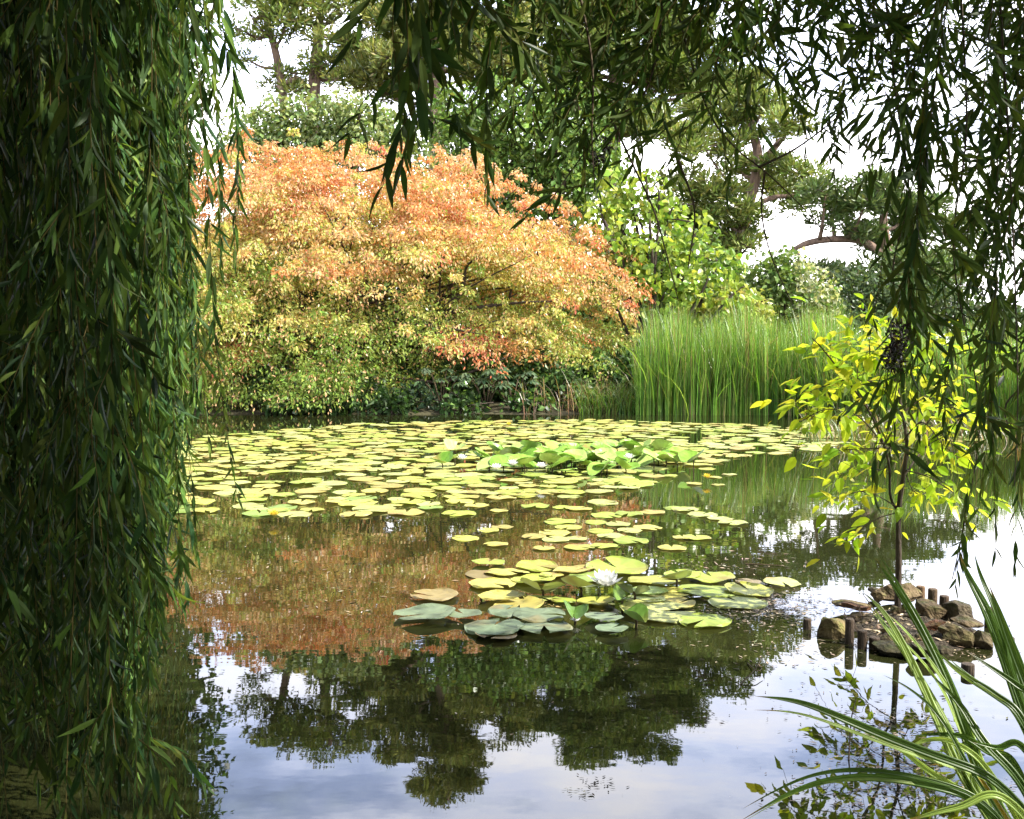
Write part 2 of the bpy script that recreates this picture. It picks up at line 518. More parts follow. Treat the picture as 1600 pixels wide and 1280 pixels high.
pine("dark pine at the right with one long bare horizontal bough", 39,
     [[(1425, 560, 14), (1415, 470, 12), (1395, 420, 10), (1380, 350, 7), (1390, 300, 3)], [(1396, 412, 6), (1350, 378, 6), (1300, 374, 5.5), (1262, 380, 5), (1236, 392, 3)]],
     [(1300, 326, 56, 22), (1356, 306, 48, 20), (1420, 326, 58, 24), (1470, 360, 58, 24), (1385, 372, 56, 22), (1440, 420, 66, 28), (1345, 432, 54, 22), (1500, 410, 46, 24), (1330, 356, 40, 15),
      (1400, 460, 60, 25), (1470, 460, 60, 25), (1290, 300, 36, 14), (1380, 290, 40, 15), (1275, 420, 22, 8)], 16, PD)

# ------------------------------------------------------------------ broadleaf trees and shrubs on the far bank
def bush(name, label, cat, d, lst, cols, seed, L, W, tmpl=DIAMOND, dens=6, per=24, R=.35, depth=.75, trunk=None, mat=None, extra=None, droop=.3, group=None, low=-.75, dj=.4, shell=.7):
    rng = np.random.default_rng(seed)
    lob = lobes_px(lst, d, depth, dj, rng)
    cx = float(np.mean([p[0] for p, r in lob]))
    base = np.array([cx, d, ground_h(cx, d)])
    t = thing(name, label, cat, base, group)
    st = Acc()
    for k, (p, r) in enumerate(lob):
        b0 = base + np.array([rng.normal(0, .12), rng.normal(0, .12), -.1])
        mid = b0 * .5 + p * .5 + np.array([0, 0, .15])
        rr = trunk or .05
        st.tube(spline([b0, mid, p, p + np.array([rng.normal(0, .3), 0, r[2] * .8])], 12), [rr, rr * .6, .012], 6)
    st.build("trunk", M_BARK, t, smooth=True)
    cen, nor = lobe_points(rng, lob, dens, shell, low)
    nor = nrm(nor + np.array([0, 0, .35]) + rng.normal(0, .25, nor.shape))
    shade = np.exp(rng.normal(0, .14, len(cen)))
    def cf(P, k):
        c = jitter_cols(rng, cols, len(P), .16, .07) * shade[k][:, None]
        if extra is not None: c = extra(P, k, c, rng)
        return c
    a = Acc()
    sprays(a, rng, cen, nor, per, R * rng.uniform(.7, 1.3, len(cen)), R * .25, L, W, tmpl, cf, droop)
    a.build("crown", mat or M_LEAF, t)
    return t

G_PALE = [(.21, .28, .10), (.27, .33, .13), (.16, .23, .08)]
G_MID = [(.115, .20, .045), (.15, .24, .055), (.09, .165, .04)]
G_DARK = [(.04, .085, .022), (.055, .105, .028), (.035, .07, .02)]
G_LIME = [(.28, .38, .06), (.36, .44, .08), (.20, .31, .045), (.13, .22, .03)]

bush("pale_tree", "pale green bushy tree under the pines, above the orange shrub", "tree", 31,
     [(400, 205, 42, 36), (440, 190, 40, 34), (500, 180, 60, 30), (560, 190, 55, 35), (605, 215, 52, 42), (480, 235, 80, 55), (560, 250, 80, 50), (390, 250, 50, 50), (640, 250, 50, 45)],
     G_PALE, 21, .17, .11, dens=5, per=22, R=.55, shell=.55, trunk=.12)
bush("round_tree", "deep green leafy tree between the orange shrub and hanging willow sprays", "tree", 29,
     [(740, 225, 60, 55), (800, 190, 70, 60), (870, 225, 68, 62), (780, 275, 78, 50), (860, 290, 78, 50), (920, 265, 52, 55), (820, 330, 90, 50), (700, 180, 45, 45), (900, 180, 50, 45)],
     [(.13, .22, .05), (.18, .27, .06), (.10, .18, .04)], 22, .17, .11, dens=7, per=22, R=.5, trunk=.14)
_LIME = None
bush("lime_shrub", "tall lime green shrub with large leaves beside the reeds", "shrub", 24,
     [(985, 300, 30, 26), (955, 282, 20, 20), (940, 335, 32, 34), (1010, 285, 18, 16), (1000, 345, 34, 24), (1045, 335, 26, 20), (970, 390, 38, 28), (1025, 390, 36, 26), (1080, 385, 32, 22), (1120, 415, 26, 20),
      (1060, 425, 40, 24), (990, 435, 40, 28), (1100, 450, 36, 22), (945, 440, 34, 30), (1035, 465, 44, 24), (1145, 460, 24, 18), (965, 315, 20, 18), (1085, 355, 16, 12), (1030, 305, 12, 14)],
     G_LIME, 23, .17, .125, tmpl=BROAD, dens=5.5, per=12, shell=.45, R=.42, trunk=.06, droop=.7)
def sunlit_tint(P, k, c, rng):  # pales leaves on the right half: sunlight put into their colour
    right = P[:, 0] > np.median(P[:, 0]) + .15
    m = right & (rng.random(len(P)) < .5)
    c[m] = np.array([.55, .58, .36]) * rng.uniform(.7, 1.1, (m.sum(), 1))
    return c
bush("round_shrub", "rounded green shrub with sunlight painted pale on its right side above the reeds", "shrub", 28,
     [(1200, 440, 38, 34), (1230, 425, 40, 32), (1265, 455, 38, 36), (1220, 470, 60, 34), (1185, 470, 30, 28), (1280, 480, 26, 28)],
     [(.13, .20, .05), (.17, .25, .07), (.10, .16, .04)], 24, .15, .10, dens=8, per=24, R=.4, extra=sunlit_tint)
bush("sunlit_shrub", "low bright yellow-green shrub tucked behind the reed bed", "shrub", 26,
     [(1130, 475, 40, 28), (1165, 485, 36, 24), (1090, 480, 40, 24)],
     [(.36, .40, .10), (.42, .42, .14), (.28, .36, .07)], 25, .16, .11, dens=8, per=24, R=.36)
bush("distant_tree", "grey-green spreading tree behind the right end of the reeds", "tree", 36,
     [(1340, 450, 50, 34), (1400, 470, 60, 36), (1320, 490, 55, 30), (1460, 480, 60, 36), (1530, 500, 60, 30), (1590, 510, 60, 30), (1660, 510, 70, 30), (1380, 510, 80, 30)],
     [(.075, .115, .045), (.10, .14, .055), (.06, .10, .04)], 26, .2, .12, dens=6, per=22, R=.6, trunk=.15)
bush("broad_tree", "dark tall tree on the far bank hidden behind the willow curtain", "tree", 23,
     [(250, 20, 70, 60), (180, 60, 90, 70), (100, 100, 110, 90), (262, 120, 62, 60), (200, 170, 90, 70), (100, 220, 120, 90), (250, 220, 66, 60), (180, 300, 110, 80), (40, 60, 110, 90), (240, -60, 66, 60),
      (150, -50, 90, 70), (60, -70, 100, 80), (210, -130, 60, 55), (120, -140, 80, 60), (0, 200, 120, 120), (100, 380, 140, 80), (-60, 100, 120, 120)],
     G_DARK + G_MID[:1], 27, .2, .12, dens=4, per=22, R=.5, trunk=.2)

bush("hedge_tree", "low dark green tree mass glimpsed behind the orange shrub", "tree", 37,
     [(x, 440 + 20 * ((x // 90) % 2), 85, 80) for x in range(180, 1130, 90)] + [(x, 520, 90, 60) for x in range(130, 1240, 100)],
     G_MID, 28, .26, .16, dens=4, per=22, R=.7, trunk=.12)

bush("broad_tree", "second dark tree farther left on the far bank, behind the willow curtain", "tree", 26,
     [(-160, 330, 130, 110), (-260, 220, 130, 120), (-120, 180, 120, 110), (-340, 330, 130, 110), (-220, 440, 200, 100), (-200, 80, 120, 110), (-420, 430, 140, 100)],
     G_DARK + G_MID[:1], 29, .22, .13, dens=3, per=22, R=.6, trunk=.2)
# ------------------------------------------------------------------ the orange shrub
def orange_shrub():
    rng = np.random.default_rng(31)
    cx, cy = -4.6, 24.2
    base = np.array([-3.6, 22.6, ground_h(-3.6, 22.6)])
    t = thing("autumn_shrub", "huge spreading shrub with orange, peach and yellow-green leaves on far bank", "shrub", base)
    nb = 300
    d = nrm(rng.normal(0, 1, (nb * 5, 3)))
    d = d[(d[:, 2] > -.02) & (d[:, 1] < .6)][:nb]
    def dome(d, s):
        ax = np.where(d[:, 0] > 0, 7.3, 7.0); ay = 5.2; az = 5.45; e = 2.35
        k = (np.abs(d[:, 0] / ax) ** e + np.abs(d[:, 1] / ay) ** e + np.abs(d[:, 2] / az) ** e) ** (-1 / e)
        return np.array([cx, cy, .2]) + d * (k * s)[:, None]
    bc = dome(d, 1 - .24 * rng.random(nb) + .055 * rng.normal(0, 1, nb))      # bough tips: flat tiers of sprays
    bR = rng.uniform(.5, 1.25, nb)
    outw = d * np.array([1, 1, 0])
    per_b = 13
    cen = np.repeat(bc, per_b, 0)
    th = rng.uniform(0, 6.28, len(cen)); q = np.sqrt(rng.random(len(cen))) * np.repeat(bR, per_b)
    off = np.stack([np.cos(th) * q, np.sin(th) * q, rng.normal(0, .06, len(cen))], 1)
    dd = np.repeat(d, per_b, 0)
    off[:, 2] -= .42 * (off * dd)[:, :2].sum(1) + .12 * q ** 2            # tiers slope outwards and down
    cen = cen + off
    bough = np.repeat(np.arange(nb), per_b)
    nf = 1000                                                               # inner filling
    d2 = nrm(rng.normal(0, 1, (nf * 5, 3))); d2 = d2[(d2[:, 2] > 0) & (d2[:, 1] < .6)][:nf]
    ns = 420                                                               # stray shoots breaking the outline
    d3 = nrm(rng.normal(0, 1, (ns * 5, 3))); d3 = d3[(d3[:, 2] > .15) & (d3[:, 1] < .5)][:ns]
    cen = np.concatenate([cen, dome(d2, rng.uniform(.55, .82, len(d2))), dome(d3, rng.uniform(.97, 1.09, len(d3)))])
    bough = np.concatenate([bough, rng.integers(0, nb, len(d2) + len(d3))])
    inner = np.concatenate([np.zeros(nb * per_b, bool), np.ones(len(d2), bool), np.zeros(len(d3), bool)])
    stray = np.concatenate([np.zeros(nb * per_b + len(d2), bool), np.ones(len(d3), bool)])
    d = np.concatenate([dd, d2, d3])
    m = len(cen)
    cen[:, 2] = np.maximum(cen[:, 2], .35 + .25 * rng.random(m))
    # undercut on the right: foliage there starts higher above the reeds' feet
    under = np.interp(cen[:, 0], [-9, -3.6, -2.6, 0, 3], [.15, .2, .7, .9, 1.05])
    keep = cen[:, 2] > under + rng.normal(0, .15, m)
    cen, d, bough, inner, stray = cen[keep], d[keep], bough[keep], inner[keep], stray[keep]
    nor = nrm(np.array([0, 0, .9]) + d * .75 + rng.normal(0, .2, d.shape))
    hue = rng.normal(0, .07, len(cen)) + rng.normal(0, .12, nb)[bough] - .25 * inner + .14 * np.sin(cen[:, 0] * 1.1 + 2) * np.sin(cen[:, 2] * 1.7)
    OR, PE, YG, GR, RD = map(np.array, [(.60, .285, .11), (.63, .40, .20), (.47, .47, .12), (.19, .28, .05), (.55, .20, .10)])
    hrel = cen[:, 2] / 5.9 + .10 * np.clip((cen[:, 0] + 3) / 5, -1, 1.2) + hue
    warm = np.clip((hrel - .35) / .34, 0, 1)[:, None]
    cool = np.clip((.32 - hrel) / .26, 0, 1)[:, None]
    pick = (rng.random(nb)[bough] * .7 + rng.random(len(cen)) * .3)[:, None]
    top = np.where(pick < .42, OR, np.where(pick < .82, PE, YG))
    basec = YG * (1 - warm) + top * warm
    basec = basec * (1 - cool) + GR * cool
    red = (rng.random(nb) < .05)[bough] & (rng.random(len(cen)) < .6) | (rng.random(len(cen)) < .02)
    basec[red & (hrel > .2)] = RD
    def cf(P, kk):
        n = len(P)
        c = basec[kk] * np.exp(rng.normal(0, .2, (n, 1))) * np.exp(rng.normal(0, .10, (n, 3)))
        g = rng.random(n)
        c[g < .06] = GR * 1.3
        c[(g > .06) & (g < .16)] = PE * 1.15
        return np.clip(c, 0, .85)
    a = Acc()
    sprays(a, rng, cen, nor, 74, np.where(stray, .22, 1) * rng.uniform(.26, .5, len(cen)) + .05 * stray, .04, .082, .040, DIAMOND, cf, .75, .5, .15)
    a.build("crown", M_ORANGE, t)
    st = Acc()
    def br(px, rr, d0=22.0, d1=20.9):
        rr = [q * .75 for q in rr]; d0 += .3; d1 = max(d1, 20.5) + .45
        n = len(px)
        pts = [at(p[0], p[1], d0 + (d1 - d0) * i / (n - 1)) for i, p in enumerate(px)]
        st.tube(spline(pts, 18), rr, 7)
    br([(560, 640), (530, 570), (505, 520), (485, 470), (475, 420), (462, 370)], [.11, .08, .03])
    br([(505, 525), (480, 500), (470, 455), (440, 420)], [.07, .05, .02], 21.4, 20.4)
    br([(560, 640), (600, 560), (640, 515), (700, 490), (790, 475), (880, 470)], [.12, .07, .02], 22, 20.2)
    br([(600, 560), (680, 500), (720, 460), (730, 415), (760, 400)], [.07, .05, .02], 21.6, 20)
    br([(580, 620), (600, 590), (680, 598), (740, 580), (800, 555)], [.08, .06, .02], 20.6, 19.8)
    br([(540, 600), (500, 570), (420, 540), (360, 520)], [.08, .05, .02], 21, 20)
    br([(485, 460), (510, 400), (540, 350), (555, 320)], [.05, .03, .012], 21, 20.6)
    br([(640, 515), (700, 520), (780, 500)], [.05, .03, .012], 20.8, 19.8)
    for q in range(110):
        k = rng.integers(0, len(cen)); c = cen[k] + d[k] * np.array([.0, .1, .05])
        b0 = base + np.array([rng.normal(0, 1.2), rng.normal(0, .5), rng.uniform(.3, 1.6)])
        st.tube(spline([b0, (b0 * .45 + c * .55) + np.array([0, 0, .25]), c], 10), [.035, .022, .008], 5, cap=False)
    st.build("trunk", M_BARK, t, smooth=True)
orange_shrub()

# low dark undergrowth along the foot of the orange shrub
def low_plant(label, px, py, rx, ry, d, cols, seed, L=.13, W=.09, name="low_shrub", cat="low shrub"):
    q = random.Random(seed)
    rx *= q.uniform(.6, 1.0); ry *= q.uniform(.6, 1.25)
    bush(name, label, cat, d, [(px + q.uniform(-8, 8), py - q.uniform(0, 14), rx * .6, ry * .9), (px, py, rx, ry * .7), (px - rx * .5, py + ry * .3, rx * .6, ry * .7), (px + rx * .55, py + ry * .3, rx * .6, ry * .7)],
         cols, seed, L, W, dens=9, per=20, R=.26, trunk=.02, dj=.2, shell=.5, low=-.9)
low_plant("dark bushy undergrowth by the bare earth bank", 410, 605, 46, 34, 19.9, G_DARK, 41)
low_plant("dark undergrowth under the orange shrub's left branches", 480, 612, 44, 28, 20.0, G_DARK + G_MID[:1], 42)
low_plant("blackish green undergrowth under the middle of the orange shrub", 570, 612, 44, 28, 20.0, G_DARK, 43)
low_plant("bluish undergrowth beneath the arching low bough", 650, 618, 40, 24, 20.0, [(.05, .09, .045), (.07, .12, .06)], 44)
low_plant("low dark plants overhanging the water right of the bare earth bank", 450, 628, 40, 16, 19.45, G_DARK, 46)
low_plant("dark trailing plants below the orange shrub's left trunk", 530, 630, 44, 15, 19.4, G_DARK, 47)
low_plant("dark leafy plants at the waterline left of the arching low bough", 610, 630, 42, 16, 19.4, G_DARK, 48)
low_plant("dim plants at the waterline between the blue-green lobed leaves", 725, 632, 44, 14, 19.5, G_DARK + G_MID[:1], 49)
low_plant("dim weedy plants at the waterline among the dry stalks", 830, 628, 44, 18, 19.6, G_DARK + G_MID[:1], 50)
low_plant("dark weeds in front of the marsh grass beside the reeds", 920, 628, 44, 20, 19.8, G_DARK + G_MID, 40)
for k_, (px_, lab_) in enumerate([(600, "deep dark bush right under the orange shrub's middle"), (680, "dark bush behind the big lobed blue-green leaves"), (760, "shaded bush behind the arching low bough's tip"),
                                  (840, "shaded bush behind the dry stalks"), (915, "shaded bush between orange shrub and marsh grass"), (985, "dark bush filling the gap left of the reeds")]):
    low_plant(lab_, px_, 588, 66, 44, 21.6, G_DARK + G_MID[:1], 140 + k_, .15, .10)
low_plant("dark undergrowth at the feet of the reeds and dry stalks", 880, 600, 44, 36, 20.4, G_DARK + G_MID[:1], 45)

def big_leaf_plant(label, px, py, d, seed, n=9, size=.42):
    rng = np.random.default_rng(seed)
    p = on_water(px, 652); p = np.array([at(px, py, d)[0], d, max(ground_h(at(px, py, d)[0], d), .02)])
    t = thing("broadleaf_plant", label, "plant", p)
    for k in range(n):
        a = 2 * math.pi * k / n + rng.uniform(-.3, .3)
        h = rng.uniform(.45, .85); r = rng.uniform(.25, .55)
        tip = p + np.array([math.cos(a) * r, math.sin(a) * r, h])
        s = Acc(); s.tube(spline([p, p * .4 + tip * .6 + np.array([0, 0, .12]), tip], 8), [.014, .008], 5)
        st = s.build("stalk", M_TWIG, t)
        L = Acc(); m = 9
        ang = np.linspace(-2.3, 2.3, m) + a
        D = np.stack([np.cos(ang), np.sin(ang), np.full(m, -.25)], 1)
        leaves(L, np.tile(tip, (m, 1)), D, np.tile([math.cos(a) * -.3, math.sin(a) * -.3, 1.0], (m, 1)), size * rng.uniform(.4, .62, m), size * .24, OVATE,
               jitter_cols(rng, [(.09, .15, .075), (.12, .18, .09)], m, .1, .05), .25)
        L.build("leaf", M_LEAF, t)
big_leaf_plant("big lobed blue-green leaves at the dark water's edge below the low bough", 760, 610, 19.9, 51)
big_leaf_plant("smaller blue-green lobed plant under the arching low bough", 690, 615, 19.8, 52, 8, .38)
big_leaf_plant("grey-green lobed plant beside the dry stalks", 800, 612, 20.0, 53, 7, .34)

# dry stalks, marsh grass and reeds
def blades(acc, rng, base, h, lean, w, cols, seg=4, droop=.25):
    n = len(base)
    a = rng.uniform(0, 2 * math.pi, n)
    dirh = np.stack([np.cos(a), np.sin(a), np.zeros(n)], 1)
    side = np.stack([-np.sin(a + rng.uniform(-1, 1, n)), np.cos(a), np.zeros(n)], 1)
    side = nrm(side)
    rows = []
    for s in np.linspace(0, 1, seg + 1):
        p = base + np.array([0, 0, 1.0]) * (h * (s - droop * lean * s ** 3))[:, None] + dirh * (h * lean * s ** 1.8)[:, None]
        ww = w * (1 - s ** 2.2) * .5 + .0004
        rows.append(np.stack([p - side * ww[:, None], p + side * ww[:, None]], 1))
    V = np.stack(rows, 1).reshape(n, -1, 3)
    k = (seg + 1) * 2
    q = np.array([(2 * i, 2 * i + 1, 2 * i + 3, 2 * i + 2) for i in range(seg)])
    acc.add(V.reshape(-1, 3), [(q[None] + (np.arange(n) * k)[:, None, None]).reshape(-1, 4)], np.repeat(cols, k, 0))

rng = np.random.default_rng(61)
def reed_bed():
    a = Acc()
    n = 17000
    px = rng.uniform(992, 1700, n)
    px = np.where((px < 1030) & (rng.random(n) < .6 * (1030 - px) / 38), px + 60, px)
    x_front = (px - 800) / F
    dep = np.empty(n)
    xs = np.linspace(-2, 14, 200)
    fe = far_edge(xs)
    for i in range(n):       # the bank line met along this line of sight
        yy = fe[np.argmin(np.abs(xs / fe - x_front[i]))]
        dep[i] = yy - .30 + 4.9 * rng.random() ** 1.5
    base = np.stack([x_front * dep, dep, np.zeros(n)], 1)
    base[:, 2] = np.maximum(ground_h(base[:, 0], base[:, 1]), -.05)
    h = rng.uniform(1.05, 2.1, n) ** 1.0 * (1 + .09 * np.sin(px * .05) + .06 * np.sin(px * .13 + 1)) * np.interp(px, [990, 1010, 1040, 1250, 1320, 1700], [.85, .95, 1, 1, .9, .7])
    cols = jitter_cols(rng, [(.13, .25, .04), (.17, .32, .05), (.09, .19, .03), (.27, .36, .08)], n, .26, .06)
    dry = rng.random(n) < .08
    cols[dry] = (.32, .25, .12)
    blades(a, rng, base, h, np.where(rng.random(n) < .08, rng.uniform(.4, .9, n), rng.uniform(.02, .32, n) * rng.uniform(.4, 1, n)), rng.uniform(.012, .024, n), cols, 5, .4)
    tag(a.build("reeds", M_REED), "dense bed of tall bright green reeds on far bank at right", "reeds", kind="stuff")
reed_bed()

def grass_patch(name, label, cat, px0, px1, d0, d1, n, h0, h1, cols, lean, w=.014, seed=1):
    r = np.random.default_rng(seed)
    px = r.uniform(px0, px1, n); dd = r.uniform(d0, d1, n)
    base = np.stack([(px - 800) / F * dd, dd, np.zeros(n)], 1)
    base[:, 2] = np.maximum(ground_h(base[:, 0], base[:, 1]), -.03)
    a = Acc()
    blades(a, r, base, r.uniform(h0, h1, n), r.uniform(.2, lean, n), np.full(n, w), jitter_cols(r, cols, n, .2, .08), 4, .6)
    return tag(a.build(name, M_REED), label, cat, kind="stuff")
grass_patch("marsh_grass", "short arching grass at the waterline in front of the reeds", "grass", 905, 1010, 19.2, 20.4, 1100, .25, .8, [(.09, .19, .03), (.13, .24, .04), (.19, .21, .06)], .8, seed=62)
grass_patch("shore_grass", "tangled grass along the right bank behind the yellow sapling", "grass", 1260, 1760, 13.6, 16, 1500, .2, .6, [(.10, .17, .035), (.17, .2, .05), (.26, .21, .1)], .9, seed=63)
grass_patch("dry_stalks", "brown dead stalks leaning in the shade beside the reeds", "dry stalks", 815, 960, 19.25, 20.0, 110, .4, 1.0, [(.30, .20, .11), (.22, .14, .08), (.36, .27, .15)], .75, .012, seed=64)
grass_patch("bank_grass", "pale trailing grass on the bare earth bank under the orange shrub", "grass", 250, 420, 19.5, 20.2, 160, .15, .4, [(.2, .17, .08), (.12, .13, .04)], 1.0, .014, seed=65)

# ------------------------------------------------------------------ water lilies
def pad_mesh_data(rng, acc, P, r, yaw, tilt_dir, tilt, bowl, col, raise_=0.0, fold=0.0):
    """one lily pad: notched disc, wavy rim, faint radial colour change"""
    ns = 22
    gap = .16
    th = np.linspace(gap, 2 * math.pi - gap, ns) + yaw
    rr = 1 + .035 * np.sin(th * 3 + rng.uniform(0, 6)) + .02 * np.sin(th * 7 + rng.uniform(0, 6))
    rings = [.0, .34, .68, .93, 1.0]
    V = []
    for q in rings[1:]:
        x, y = np.cos(th) * q * rr, np.sin(th) * q * rr
        z = bowl * q ** 2 + ((.006 if P[1] == 0 and r > .11 else .003) / r * np.sin(th * 4 + rng.uniform(0, 6)) * q ** 3) - (.015 if q == 1.0 else 0)
        z = z + fold * np.abs(x * math.cos(yaw + 1.57) + y * math.sin(yaw + 1.57)) ** 1.3
        V.append(np.stack([x, y, z], 1))
    V = np.concatenate([np.zeros((1, 3))] + V) * r
    # tilt about a horizontal axis
    ax = np.array([-math.sin(tilt_dir), math.cos(tilt_dir), 0.0])
    ct, stt = math.cos(tilt), math.sin(tilt)
    V = V * ct + np.cross(ax, V) * stt + (V @ ax)[:, None] * ax * (1 - ct)
    V = V + P + np.array([0, 0, raise_])
    tris = np.array([(0, 1 + i, 2 + i) for i in range(ns - 1)])
    quads = []
    for k in range(3):
        a = 1 + k * ns; b_ = a + ns
        quads += [(a + i, b_ + i, b_ + i + 1, a + i + 1) for i in range(ns - 1)]
    base = np.asarray(col, float)
    rc = np.concatenate([[1.12], np.full(ns, 1.05), np.full(ns, .98), np.full(ns, .95), np.full(ns, .82)])
    ang = np.concatenate([[0]] + [th] * 4)
    st = 1 + .10 * np.sin(ang * 9 + rng.uniform(0, 6)) * (rng.random() + .3) + .05 * np.sin(ang * 17)
    cc = base[None] * (rc * st)[:, None] * np.exp(rng.normal(0, .06, (len(V), 1)))
    if rng.random() < .35:                       # browned sector of an old leaf
        a0 = rng.uniform(0, 6.28)
        k_ = np.clip(1.2 - np.abs((ang - a0 + math.pi) % 6.283 - math.pi) * 1.6, 0, 1)[:, None] * rng.uniform(.3, .9)
        cc = cc * (1 - k_) + np.array([.26, .17, .06]) * k_
    acc.add(V, [tris, np.array(quads)], np.clip(cc, 0, .9))

PAD_Y = [(.32, .37, .06), (.38, .39, .075), (.27, .34, .055), (.40, .37, .09), (.36, .31, .085), (.40, .42, .13), (.36, .40, .12)]
PAD_G = [(.20, .29, .06), (.24, .33, .08)]
PAD_B = [(.36, .27, .08), (.30, .20, .08)]
PAD_GREY = [(.15, .205, .115), (.17, .22, .125)]
rng = np.random.default_rng(71)

def pad(name, label, cat, P, r, group, cols, tilt=0.0, tilt_dir=None, bowl=0.0, z=.006, fold=0.0, stem=False):
    a = Acc()
    td = rng.uniform(0, 6.28) if tilt_dir is None else tilt_dir
    c = np.array(cols[rng.integers(0, len(cols))]) * rng.uniform(.85, 1.15)
    pad_mesh_data(rng, a, np.zeros(3), r, rng.uniform(0, 6.28), td, tilt, bowl, c, 0, fold)
    P = np.array([P[0], P[1], z])
    o = a.build(name, M_PAD, origin=P * 0)
    o.location = P
    tag(o, label, cat, group)
    if stem:
        s = Acc(); s.tube(spline([(0, 0, 0), (.01, .02, -z * .5), (0, .05, -z - .1)], 6), [.006, .007], 5)
        s2 = s.build("stem", M_TWIG, o, origin=np.zeros(3))
    return o

# --- the wide far field
def in_field(px, py):
    top = np.interp(px, [100, 300, 500, 560, 900, 1290, 1330], [690, 684, 668, 662, 656, 668, 684])
    bot = np.interp(px, [100, 300, 660, 720, 860, 1000, 1060, 1150, 1290, 1330], [800, 806, 808, 786, 778, 764, 742, 716, 704, 690])
    return top < py < bot
pts = []
cells = {}
tries = 0
while tries < 60000 and len(pts) < 1100:
    tries += 1
    y = rng.uniform(7.6, 18.6); x = rng.uniform(-8.5, 6.5)
    px = 800 + x / y * F; py = 540 + CAM_H / y * F
    if not in_field(px, py): continue
    if 690 < px < 1085 and 704 < py < 744 and rng.random() < .8: continue
    dens = .5 + .5 * math.sin(x * 1.3 + 1.0) * math.sin(y * .9 + x * .4)
    if dens < .12 and rng.random() < .8: continue
    r = rng.uniform(.085, .178)
    ok = True
    for (qx, qy, qr) in pts:
        if (qx - x) ** 2 + (qy - y) ** 2 < ((qr + r) * .80) ** 2:
            ok = False; break
    if ok: pts.append((x, y, r))
pts.sort(key=lambda p: p[1])
print("field pads", len(pts))

# --- scattered pads between the field and the near clump: (px, py, width px)
SCAT = [(727, 842, 44), (775, 852, 40), (785, 824, 36), (763, 830, 34), (837, 792, 46), (881, 794, 36), (888, 776, 36), (979, 762, 42), (940, 757, 44), (942, 786, 50), (948, 806, 50), (982, 804, 46),
        (1019, 801, 42), (1056, 795, 40), (874, 816, 52), (931, 817, 36), (888, 825, 44), (867, 834, 52), (938, 831, 42), (965, 820, 40), (1012, 825, 46), (984, 830, 40), (955, 839, 44), (985, 846, 56),
        (834, 840, 40), (868, 844, 44), (901, 843, 34), (943, 854, 44), (850, 858, 36), (905, 856, 50), (1050, 857, 46), (1067, 841, 34), (780, 799, 30), (1070, 797, 44), (1097, 805, 48), (1126, 811, 42),
        (1145, 818, 48), (1089, 841, 44), (716, 803, 56), (905, 796, 40), (820, 776, 44), (1127, 720, 28), (1115, 746, 26), (1140, 742, 24), (1085, 757, 26), (1122, 758, 22), (1105, 733, 28), (745, 790, 40), (860, 770, 46)]
# --- the near clump: (px, py, width px, style)   style: y yellow-green, g green, s grey-green, b brown, r raised, d dark folded
NEAR = [(764, 878, 46, 'y'), (792, 891, 62, 'y'), (840, 884, 60, 'y'), (752, 898, 44, 'b'), (770, 911, 66, 'y'), (834, 906, 62, 'y'), (898, 891, 60, 'y'), (964, 887, 84, 'y'), (862, 899, 34, 'y'),
        (784, 933, 66, 'y'), (846, 921, 64, 'r'), (838, 933, 50, 'y'), (906, 917, 54, 'r'), (916, 900, 56, 'g'), (812, 945, 70, 'y'), (664, 959, 86, 's'), (724, 959, 52, 's'), (790, 953, 50, 's'),
        (842, 959, 72, 's'), (772, 977, 84, 's'), (850, 977, 80, 's'), (932, 939, 52, 'y'), (990, 925, 46, 'rs'), (970, 938, 44, 'd'), (896, 962, 52, 'd'), (944, 963, 54, 's'), (992, 968, 50, 'd'),
        (956, 981, 46, 's'), (1006, 937, 58, 'y'), (1030, 955, 104, 'y'), (1056, 905, 48, 'r'), (1022, 904, 74, 'y'), (1012, 921, 56, 'g'), (1040, 926, 66, 'y'), (1066, 897, 50, 'y'), (1106, 921, 86, 'y'),
        (1112, 901, 62, 'y'), (1152, 939, 80, 'y'), (1170, 922, 66, 'y'), (1100, 968, 72, 'y'), (1058, 943, 52, 'y'), (1222, 909, 50, 'y'), (1176, 908, 46, 'b'), (680, 931, 66, 'b'), (776, 992, 58, 'b'), (880, 936, 36, 'y')]

N_RAISED = 96
budget = 300 - len(SCAT) - len(NEAR) - N_RAISED
field_objs, field_rest = pts[:budget], pts[budget:]
for (x, y, r) in field_objs:
    cols = PAD_Y if rng.random() < .86 else (PAD_G if rng.random() < .6 else PAD_B)
    pad("lily_pad", "round yellow-green lily pad lying flat in the crowded far field", "lily pad", (x, y), r, "lily pads crowded in the far field", PAD_Y + PAD_G[:1] if cols is not PAD_B else PAD_B, rng.uniform(0, .05), None, rng.uniform(-.02, .05), rng.uniform(.004, .014))
a = Acc()
for (x, y, r) in field_rest:
    c = np.array((PAD_Y + PAD_G + PAD_B[:1])[rng.integers(0, 7)]) * rng.uniform(.85, 1.15)
    pad_mesh_data(rng, a, np.array([x, y, rng.uniform(.004, .014)]), r, rng.uniform(0, 6.28), rng.uniform(0, 6.28), rng.uniform(0, .05), rng.uniform(-.02, .05), c)
tag(a.build("lily_pads", M_PAD), "far strip of small lily pads covering the water below the bank", "lily pads", kind="stuff")
for (px, py, w_) in SCAT:
    P = on_water(px, py)
    pad("lily_pad", "round yellow lily pad floating on open water between the far field and near clump", "lily pad", P, w_ / 2 * P[1] / F, "lily pads scattered on the open water", PAD_Y, rng.uniform(0, .04), None, 0, rng.uniform(.004, .012))
